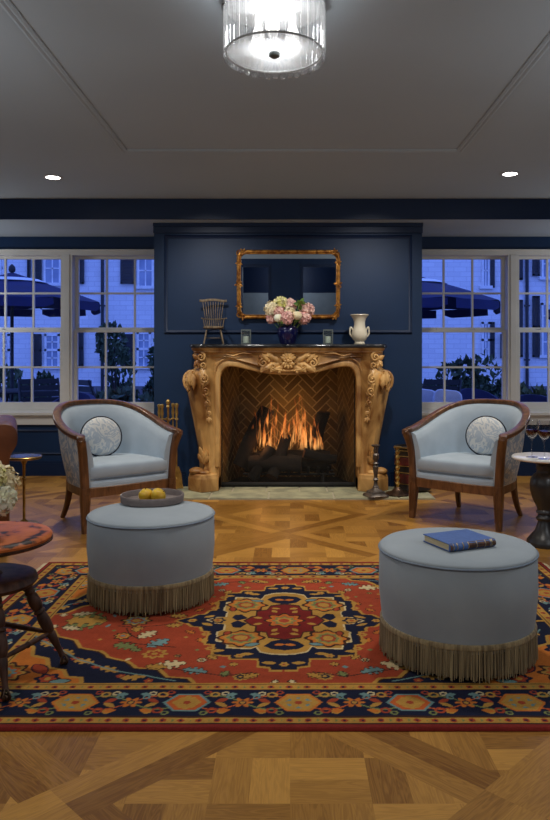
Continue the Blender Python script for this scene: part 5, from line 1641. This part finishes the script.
# ================================================================== RUG
def build_rug():
    HU, HV, cx, cy = 1.33, .878, .027, 3.008
    nx, ny = 667, 441
    u = np.linspace(-HU, HU, nx); v = np.linspace(-HV, HV, ny)
    U, V = np.meshgrid(u, v)
    A, B = np.abs(U + .0), np.abs(V)
    r = np.random.default_rng(5)
    # hand-knotted wobble
    def smooth_noise(fx, fy, seed):
        q = np.random.default_rng(seed).normal(size=(fy + 2, fx + 2))
        X = np.linspace(0, fx, nx); Y = np.linspace(0, fy, ny)
        xi, yi = X.astype(int), Y.astype(int); xf, yf = X - xi, Y - yi
        a = q[np.ix_(yi, xi)]; b_ = q[np.ix_(yi, xi + 1)]; c = q[np.ix_(yi + 1, xi)]; d = q[np.ix_(yi + 1, xi + 1)]
        return (a * (1 - xf) + b_ * xf) * (1 - yf[:, None]) + (c * (1 - xf) + d * xf) * yf[:, None]
    A = np.abs(U + .050 + .004 * smooth_noise(30, 20, 1)) * .97; B = np.abs(V + .004 * smooth_noise(30, 20, 2))
    pal = {k: np.array(lin(*c)) for k, c in dict(navy=(24, 28, 50), red=(160, 66, 40), dred=(118, 32, 28), orange=(196, 112, 44), gold=(182, 136, 62), cream=(208, 186, 140), teal=(108, 138, 136), green=(118, 124, 74), brown=(62, 36, 28), rust=(190, 92, 42), edge=(130, 40, 34)).items()}
    C = np.zeros((ny, nx, 3)); C[:] = pal['red']
    A0 = A
    def paint(m, c): C[m] = pal[c]
    def poly(pts, a=None, b=None):
        a = A if a is None else a; b = B if b is None else b
        ins = np.zeros(a.shape, bool); n = len(pts)
        for i in range(n):
            x0, y0 = pts[i]; x1, y1 = pts[(i + 1) % n]
            if y0 == y1: continue
            cnd = ((y0 > b) != (y1 > b)) & (a < (x1 - x0) * (b - y0) / (y1 - y0) + x0)
            ins ^= cnd
        return ins
    def rose(x, y, rad, cols, n=8, a=None, b=None, amp=.16, sy=1.0):
        a = A if a is None else a; b = B if b is None else b
        dx, dy = a - x, (b - y) / sy; d = np.hypot(dx, dy); th = np.arctan2(dy, dx)
        k = 1 + amp * np.cos(n * th)
        for f, c in zip(np.linspace(1, .28, len(cols)), cols): paint(d < rad * f * (k if f > .4 else 1), c)
    def leafm(x, y, ln_, w, ang, col, a=None, b=None, edge=None, serr=0):
        a = A if a is None else a; b = B if b is None else b
        c, s = math.cos(ang), math.sin(ang)
        p = (a - x) * c + (b - y) * s; q = -(a - x) * s + (b - y) * c
        t = np.clip(p / ln_, 0, 1); prof = w * np.sin(PI * t) ** .8
        if serr: prof = prof * (1 + .35 * np.sign(np.sin(serr * 2 * PI * t)))
        m = (p > 0) & (p < ln_)
        if edge: paint(m & (np.abs(q) < prof + .006), edge)
        paint(m & (np.abs(q) < prof), col)
    def line(pts, w, col, a=None, b=None):
        a = A if a is None else a; b = B if b is None else b
        for (x0, y0), (x1, y1) in zip(pts[:-1], pts[1:]):
            dx, dy = x1 - x0, y1 - y0; l2 = dx * dx + dy * dy
            t = np.clip(((a - x0) * dx + (b - y0) * dy) / l2, 0, 1)
            paint(np.hypot(a - x0 - t * dx, b - y0 - t * dy) < w, col)
    # ---- field and spandrels. inner field half size
    IU, IV = HU - .295, HV - .295            # 1.035 x .583
    spand = [(1.05, 0), (1.05, .60), (.28, .60), (.31, .545), (.38, .53), (.42, .47), (.50, .455), (.54, .40), (.62, .37), (.66, .31), (.74, .28), (.78, .21), (.86, .17), (.90, .09), (.98, .06), (1.0, 0)]
    def shrink(d): return [(x + (d if x < 1.04 else 0), y + (d * .6 if y < .59 else 0)) for x, y in spand]
    paint(poly(spand), 'gold'); paint(poly(shrink(.012)), 'brown'); paint(poly(shrink(.018)), 'navy')
    # orange inner corner piece with wavy outline
    cor = [(1.09, .60), (.66, .60), (.68, .545), (.73, .535), (.75, .485), (.81, .465), (.84, .39), (.90, .36), (.93, .28), (.99, .25), (1.01, .17), (1.09, .16)]
    paint(poly([(x - .012, y - .01) for x, y in cor]), 'gold'); paint(poly(cor), 'orange')
    rose(.94, .50, .075, ['brown', 'gold', 'rust', 'teal', 'gold'], 8); rose(1.0, .30, .045, ['navy', 'red', 'gold'], 6); rose(.78, .55, .04, ['navy', 'red', 'gold'], 6)
    leafm(.86, .43, .10, .022, 2.2, 'red', edge='navy'); leafm(.99, .40, .09, .02, 1.9, 'navy', edge='gold'); leafm(.70, .56, .07, .015, .2, 'teal', edge='brown')
    for x, y, a_ in ((.46, .53, .1), (.56, .49, -.5), (.66, .42, -.4), (.75, .35, -.6), (.84, .27, -.5), (.92, .18, -.7)):
        leafm(x, y, .085, .018, a_, 'gold', serr=3); rose(x - .015, y + .03, .014, ['red', 'gold'], 5)
    line([(.36, .565), (.5, .51), (.62, .455), (.73, .38), (.83, .29), (.93, .20), (1.0, .10)], .0035, 'teal')
    # ---- red field ornament
    for x, y, rad, cols in ((.60, .0, .058, ['brown', 'gold', 'teal', 'red', 'gold']), (.46, .34, .040, ['gold', 'red', 'gold']), (.14, .535, .026, ['gold', 'navy', 'gold']), (.62, .17, .034, ['brown', 'gold', 'rust', 'teal'])):
        rose(x, y, rad, cols, 8)
    for x, y, l_, w, a_, c in ((.73, .02, .16, .042, .35, 'green'), (.72, .0, .17, .05, .0, 'gold'), (.50, .12, .09, .022, .9, 'cream'), (.44, .20, .10, .026, .8, 'teal'), (.34, .42, .11, .028, .3, 'cream'), (.26, .50, .09, .022, -.3, 'teal'), (.54, .28, .10, .026, -.4, 'green'), (.58, .06, .07, .016, 1.6, 'gold'), (.40, .05, .07, .018, .2, 'gold'), (.08, .51, .06, .014, .6, 'gold'), (.19, .49, .05, .013, 1.2, 'green'), (.80, .09, .08, .018, -.2, 'cream'), (.40, .46, .08, .018, -.2, 'gold')):
        leafm(x, y, l_, w, a_, c, edge='brown', serr=4)
    for pts in ([(.42, .02), (.50, .06), (.58, .08), (.66, .06)], [(.40, .28), (.47, .26), (.55, .24), (.62, .22)], [(.10, .50), (.2, .53), (.3, .50), (.38, .47)], [(.62, .09), (.60, .15), (.55, .2)]):
        line(pts, .003, 'brown')
    rr_ = np.random.default_rng(21); placed = []
    redm = np.all(C == pal['red'], axis=-1)
    def motifs():
        for _ in range(4000):
            if len(placed) > 74: break
            iy, ix = rr_.integers(6, ny // 2), rr_.integers(6, nx // 2 - 20)
            if not (redm[iy - 5:iy + 6, ix - 5:ix + 6].all()): continue
            x, y = A[iy, ix], B[iy, ix]
            if any(math.hypot(x - a_, y - b_) < .045 for a_, b_ in placed): continue
            placed.append((x, y)); t_ = rr_.integers(4)
            c = ['gold', 'cream', 'teal', 'green', 'gold', 'orange'][rr_.integers(6)]
            if t_ == 0: rose(x, y, rr_.uniform(.012, .020), ['brown', c, 'navy', 'gold'], 6)
            elif t_ == 1: leafm(x, y, rr_.uniform(.03, .055), rr_.uniform(.009, .014), rr_.uniform(0, 6), c, edge='brown', serr=3)
            elif t_ == 2: leafm(x, y, rr_.uniform(.03, .045), .007, rr_.uniform(0, 6), c)
            else: paint((np.abs(A - x) + np.abs(B - y)) < rr_.uniform(.008, .013), c)
    # ---- medallion
    med = [(0, 0), (.425, 0), (.39, .03), (.375, .03), (.352, .065), (.32, .07), (.31, .115), (.285, .12), (.285, .24), (.255, .25), (.25, .34), (.19, .345), (.185, .375), (.09, .38), (.085, .44), (.05, .445), (.045, .47), (0, .47)]
    def sc(k, ks=None): return [(x * k, y * (ks or k)) for x, y in med]
    paint(poly([(x * 1.035 + .004, y * 1.035 + .004) for x, y in med]), 'gold'); paint(poly(sc(1.015)), 'brown'); paint(poly(sc(1.0)), 'navy')
    redm = np.all(C == pal['red'], axis=-1); motifs()
    # navy ring ornaments
    for x, y, a_ in ((.33, .03, 2.6), (.30, .19, 1.6), (.22, .31, .1), (.11, .34, .0), (.03, .42, 0)):
        leafm(x, y, .05, .012, a_, 'gold'); 
    for x, y in ((.37, .0), (.27, .29), (.16, .355), (.30, .15), (0, .43)): rose(x, y, .017, ['gold', 'red'], 6)
    lobe = [(0, 0), (.31, 0), (.27, .035), (.235, .04), (.235, .10), (.255, .12), (.25, .22), (.215, .235), (.21, .285), (.12, .29), (.10, .27), (.085, .32), (.045, .345), (0, .35)]
    paint(poly([(x * 1.03, y * 1.03) for x, y in lobe]), 'cream'); paint(poly(lobe), 'gold')
    # four green-gold cartouches
    rose(.165, .19, .085, ['brown', 'orange', 'gold', 'green', 'red', 'gold'], 8, amp=.10)
    leafm(.09, .245, .06, .014, .3, 'teal', edge='brown'); leafm(.215, .11, .05, .012, 1.4, 'red', edge='brown')
    # navy gaps and red core
    gap = [(0, .20), (.05, .225), (.075, .27), (.05, .30), (0, .315)]; paint(poly(gap), 'navy'); leafm(0, .255, .04, .012, .2, 'orange')
    gap = [(.19, 0), (.215, .03), (.205, .07), (.175, .075), (.15, .03)]; paint(poly(gap), 'navy')
    rose(.27, 0, .03, ['navy', 'gold', 'red'], 6)
    core = [(0, 0), (.16, 0), (.13, .05), (.11, .06), (.11, .11), (.07, .125), (.06, .18), (0, .20)]
    paint(poly([(x * 1.06, y * 1.06) for x, y in core]), 'brown'); paint(poly(core), 'dred')
    rose(0, 0, .075, ['brown', 'orange', 'rust', 'green', 'gold', 'red'], 8)
    for x, y, a_ in ((.03, .09, 1.0), (.09, .03, .3), (.02, .14, .4)): leafm(x, y, .04, .011, a_, 'gold')
    # ---- borders
    dh, dw = HV - np.abs(V), HU - np.abs(U)
    D = np.minimum(dh, dw); hor = dh < dw; S = np.where(hor, U, V); S0 = np.abs(S)
    def band(a, b_, c): paint((D >= a) & (D < b_), c)
    band(0, .022, 'edge'); band(.022, .030, 'brown'); band(.030, .062, 'gold'); band(.062, .074, 'brown'); band(.074, .244, 'navy'); band(.244, .250, 'brown'); band(.250, .284, 'gold'); band(.284, .290, 'brown'); band(.290, .296, 'gold')
    for d0, per in ((.046, .055), (.267, .06)):
        ph = (S / per) % 1.0
        bm_ = np.abs(D - d0) < .017
        paint(bm_ & (((ph - .5) * per) ** 2 + (D - d0) ** 2 < .011 ** 2), 'red'); paint(bm_ & (((ph - .5) * per) ** 2 + (D - d0) ** 2 < .005 ** 2), 'navy')
        paint(bm_ & (np.abs((ph if True else 0) * per - .0) + np.abs(D - d0) < .008), 'green')
    mb_ = (D > .076) & (D < .242)
    per = .355; d0 = .159
    k = np.round(S / per); s = S - k * per; q = D - d0
    def bp(m, c): paint(m & mb_, c)
    # vine
    w = .045 * np.sin(2 * PI * S / per * 1.0)
    bp(np.abs(q - w) < .004, 'green'); bp(np.abs(q + w) < .0035, 'rust')
    # hexagonal rosettes, alternating
    hx = np.maximum(np.abs(q) / .051, (np.abs(s) * .8 + np.abs(q) * .55) / .053)
    alt = (k.astype(int) % 2 == 0)
    for f, c0, c1 in ((1.16, 'orange', 'teal'), (1.0, 'gold', 'rust'), (.70, 'teal', 'gold'), (.5, 'gold', 'gold'), (.28, 'red', 'orange'), (.12, 'cream', 'brown')):
        bp((hx < f) & alt, c0); bp((hx < f) & ~alt, c1)
    th = np.arctan2(q, s); bp((np.hypot(s, q) < .036 * (1 + .3 * np.cos(6 * th))) & alt, 'gold'); bp((np.hypot(s, q) < .034 * (1 + .35 * np.cos(4 * th))) & ~alt, 'gold'); bp(np.hypot(s, q) < .012, 'red')
    # half-way flowers, hooks and buds
    s2 = np.abs(np.abs(s) - per / 2); th = np.arctan2(q, s2)
    bp(np.hypot(s2, q) < .026 * (1 + .35 * np.cos(6 * th)), 'orange'); bp(np.hypot(s2, q) < .013, 'navy'); bp(np.hypot(s2, q) < .008, 'gold')
    for sx, sq, rad, c in ((.085, .052, .017, 'gold'), (.085, -.052, .017, 'red'), (.118, .060, .013, 'cream'), (.115, -.058, .014, 'gold'), (.135, .035, .012, 'teal'), (.06, .068, .012, 'red'), (.06, -.068, .012, 'green')):
        e = np.hypot(np.abs(s) - sx, q - sq); bp((e < rad * 1.05) & (e > rad * .55), c)
    for sx, sq, l_, a_, c in ((.09, 0, .05, .6, 'red'), (.09, .0, .05, -.6, 'gold'), (.12, .05, .04, .2, 'teal'), (.10, -.06, .045, .3, 'orange')):
        ca, sa = math.cos(a_), math.sin(a_); p_ = (np.abs(s) - sx) * ca + (q - sq) * sa; o_ = -(np.abs(s) - sx) * sa + (q - sq) * ca
        t = np.clip(p_ / l_, 0, 1); bp((p_ > 0) & (p_ < l_) & (np.abs(o_) < .011 * np.sin(PI * t)), c)
    # abrash and knot grain
    ab = 1 + .09 * smooth_noise(6, 26, 8) + .05 * smooth_noise(120, 90, 9) + r.normal(size=(ny, nx)) * .06
    C *= .80 * np.clip(ab, .6, 1.4)[..., None]
    # ---- mesh
    Z = np.full((ny, nx), .0115) + .0006 * smooth_noise(40, 30, 3)
    Z[0, :] = Z[-1, :] = Z[:, 0] = Z[:, -1] = .001
    co = np.stack([U + .0, V, Z], -1).reshape(-1, 3)
    me = bpy.data.meshes.new('persian_rug')
    idx = np.arange(nx * ny).reshape(ny, nx)
    f = np.stack([idx[:-1, :-1], idx[:-1, 1:], idx[1:, 1:], idx[1:, :-1]], -1).reshape(-1, 4)
    me.vertices.add(nx * ny); me.vertices.foreach_set('co', co.astype(np.float32).ravel())
    me.loops.add(f.size); me.loops.foreach_set('vertex_index', f.astype(np.int32).ravel())
    me.polygons.add(len(f)); me.polygons.foreach_set('loop_start', (np.arange(len(f)) * 4).astype(np.int32))
    me.update(calc_edges=True)
    at_ = me.attributes.new('wool', 'FLOAT_COLOR', 'POINT')
    at_.data.foreach_set('color', np.concatenate([C.reshape(-1, 3), np.ones((nx * ny, 1))], 1).astype(np.float32).ravel())
    M['wool'] = attrmat('knotted_wool', 'wool', .95, 400, .35)
    me.materials.append(M['wool'])
    o = bpy.data.objects.new('persian_rug', me); COL.objects.link(o); o.location = (cx, cy, 0)
    tag(o, 'large red, navy and gold patterned wool rug with central medallion on the parquet', 'rug')
    # short warp fringe on both ends
    for sx in (-1, 1):
        b = MB()
        for k in range(220):
            y = -HV + .01 + (2 * HV - .02) * k / 219
            b.tube([(sx * (HU - .006), y, .006), (sx * (HU + .012), y + random.uniform(-.006, .006), .003), (sx * (HU + .026), y + random.uniform(-.012, .012), .002)], [.0022, .002, .0014], 4)
        b.build('warp_fringe', 'paper', o, label='short cream warp fringe')
build_rug()

# ================================================================== LIGHT FITTINGS
LX, LY = P(274.5, 2.70), 2.70
lp_ = thing('flush_ceiling_light', 'round ribbed-glass flush ceiling light with bright centre', 'ceiling light', (LX, LY, ZC))
b = MB(); b.lathe([(0, -.001), (.190, -.001), (.192, -.008), (.186, -.018), (.16, -.026), (0, -.026)], 64); b.build('canopy', 'white_trim', lp_, smooth=40)
nb = 40
for k in range(nb):
    a = 2 * PI * k / nb; c, s = math.cos(a), math.sin(a); r0 = .186
    b = MB(); w, d = .0125, .006
    pts = [(w, 0), (w * .6, d), (0, d * .5), (-w * .6, d), (-w, 0), (-w * .6, -d), (0, -d * .5), (w * .6, -d)]
    ring = lambda z, q: [((r0 + y * q) * c - x * q * s, (r0 + y * q) * s + x * q * c, z) for x, y in pts]
    dz = .004 * (k % 2)
    b.loft([ring(-.024, 1), ring(-.205 - dz, 1), ring(-.211 - dz, .7)]); b.build('glass_bar', 'crystal', lp_, smooth=40)
b = MB()
n = 72; rings = []
for r0, dz in ((.012, 0), (.06, .000), (.12, .000), (.176, 0)):
    rings.append([(r0 * math.cos(2 * PI * k / (n * 2)), r0 * math.sin(2 * PI * k / (n * 2)), -.192 + (.004 if k % 2 else -.0) * min(1, r0 / .06)) for k in range(n * 2)])
rings2 = [[(x, y, z + .006) for x, y, z in r_] for r_ in rings[::-1]]
b.loft(rings + rings2, loop=True); b.build('ribbed_disc', 'crystal_disc', lp_, smooth=0)
b = MB(); b.tube([(.180 * math.cos(a), .180 * math.sin(a), -.190) for a in [2 * PI * k / 64 for k in range(64)]], .004, 7, closed=True, up=(0, 0, 1)); b.build('ring_frame', 'white_trim', lp_)
b = MB(); b.lathe([(0, -.210), (.010, -.208), (.020, -.202), (.022, -.194), (.022, -.188), (0, -.188)], 24); b.build('finial', 'nickel_frame', lp_)
b = MB(); b.tube([(0, 0, -.19), (0, 0, -.02)], .006, 8); b.build('stem', 'chrome', lp_)
for k in range(12):
    a = 2 * PI * k / 12 + .13; b = MB(); b.lathe([(0, -.008), (.005, -.006), (.005, 0), (0, .002)], 10, (.190 * math.cos(a), .190 * math.sin(a), -.016)); b.build('stud', 'bronze', lp_)
for k in range(3):
    a = 2 * PI * k / 3 + .45; b = MB(); b.lathe([(0, -.16), (.018, -.155), (.026, -.13), (.024, -.10), (.013, -.07), (.013, -.03), (0, -.03)], 18, (.075 * math.cos(a), .075 * math.sin(a), 0)); b.build('bulb', 'bulbglow', lp_)

def downlight(px, py, label):
    Y = (ZC - EYE) * FPX / (VPY - py); x = P(px, Y)
    t = thing('recessed_downlight', label, 'downlight', (x, Y, ZC), 0, 'recessed ceiling downlights')
    b = MB(); b.lathe([(.050, -.0005), (.066, -.0005), (.068, -.004), (.060, -.008), (.050, -.005)], 40); b.build('trim_ring', 'white_trim', t, smooth=50)
    b = MB(); b.lathe([(0, -.0045), (.051, -.0045), (.051, -.0025), (0, -.0025)], 32); b.build('lens', 'lampglow', t)
    return x, Y
d1 = downlight(53, 177, 'small round recessed downlight in the ceiling at the left')
d2 = downlight(510, 173.5, 'small round recessed downlight in the ceiling at the right')

# ================================================================== LIGHT
def spot(loc, target, power, angle, blend=.6, col=(1, .86, .68), rad=.05):
    l = bpy.data.lights.new('spot', 'SPOT'); l.energy = power; l.spot_size = R(angle); l.spot_blend = blend; l.color = col; l.shadow_soft_size = rad
    o = bpy.data.objects.new('spot_lamp', l); COL.objects.link(o); o.location = loc
    o.rotation_euler = (Vector(target) - Vector(loc)).to_track_quat('-Z', 'Y').to_euler(); return o
def point(loc, power, col=(1, .9, .78), rad=.08):
    l = bpy.data.lights.new('point', 'POINT'); l.energy = power; l.color = col; l.shadow_soft_size = rad
    o = bpy.data.objects.new('point_lamp', l); COL.objects.link(o); o.location = loc; return o
W = (1, .89, .75)
spot((d1[0], d1[1], ZC - .02), (d1[0], d1[1], 0), 82, 110, .7, W)
spot((d2[0], d2[1], ZC - .02), (d2[0], d2[1], 0), 82, 110, .7, W)
# added spots without fittings: breast wash, mid floor, ottomans, foreground
for x in (-.78, .78): spot((x, 5.0, ZC - .02), (x * .8, 6.1, 1.25), 66, 84, .9, (1, .97, .92))
spot((0, 4.7, ZC - .02), (0, 4.9, 0), 54, 90, .8, W)
for x in (-.65, .65): spot((x, 3.4, ZC - .02), (x, 3.3, 0), 66, 90, .9, (1, .94, .86))
for x in (-.6, .6): spot((x, 1.0, ZC - .02), (x, 1.3, 0), 20, 110, .9, W)
point((LX, LY, ZC - .12), 5.5, (.95, .98, 1), .06)
point((0, 6.40, .62), 2.1, (1, .58, .25), .10)
point((-.25, 6.28, .35), .8, (1, .42, .14), .06)
# added fill lamps with no visible source, at the sides and behind the camera
F = (.90, .95, 1.0)
for x, y, z, p_ in ((-2.0, .4, 1.9, 20), (2.0, .4, 1.9, 20), (-1.3, -1.6, 1.7, 8), (1.3, -1.6, 1.7, 8), (-3.3, 6.12, 1.5, 22), (3.3, 6.12, 1.5, 22), (-1.9, 2.6, 1.6, 18), (1.9, 2.6, 1.6, 18)): point((x, y, z), p_, F, .15)
point((0, YF - 1.3, 2.0), 26, (.75, .85, 1), .2)  # added lamp, brightens the adjoining room reflected in the mirror
for x in (-1.7, 1.7): point((x, -2.0, 2.1), 3, F, .1)  # added pair, lifts the wall that the mirror reflects

w = bpy.data.worlds.new('dusk'); scn.world = w; w.use_nodes = True
bg = w.node_tree.nodes['Background']; bg.inputs[0].default_value = (.155, .275, .96, 1); bg.inputs[1].default_value = 1.65
scn.view_settings.view_transform = 'Standard'
scn.view_settings.look = 'None'
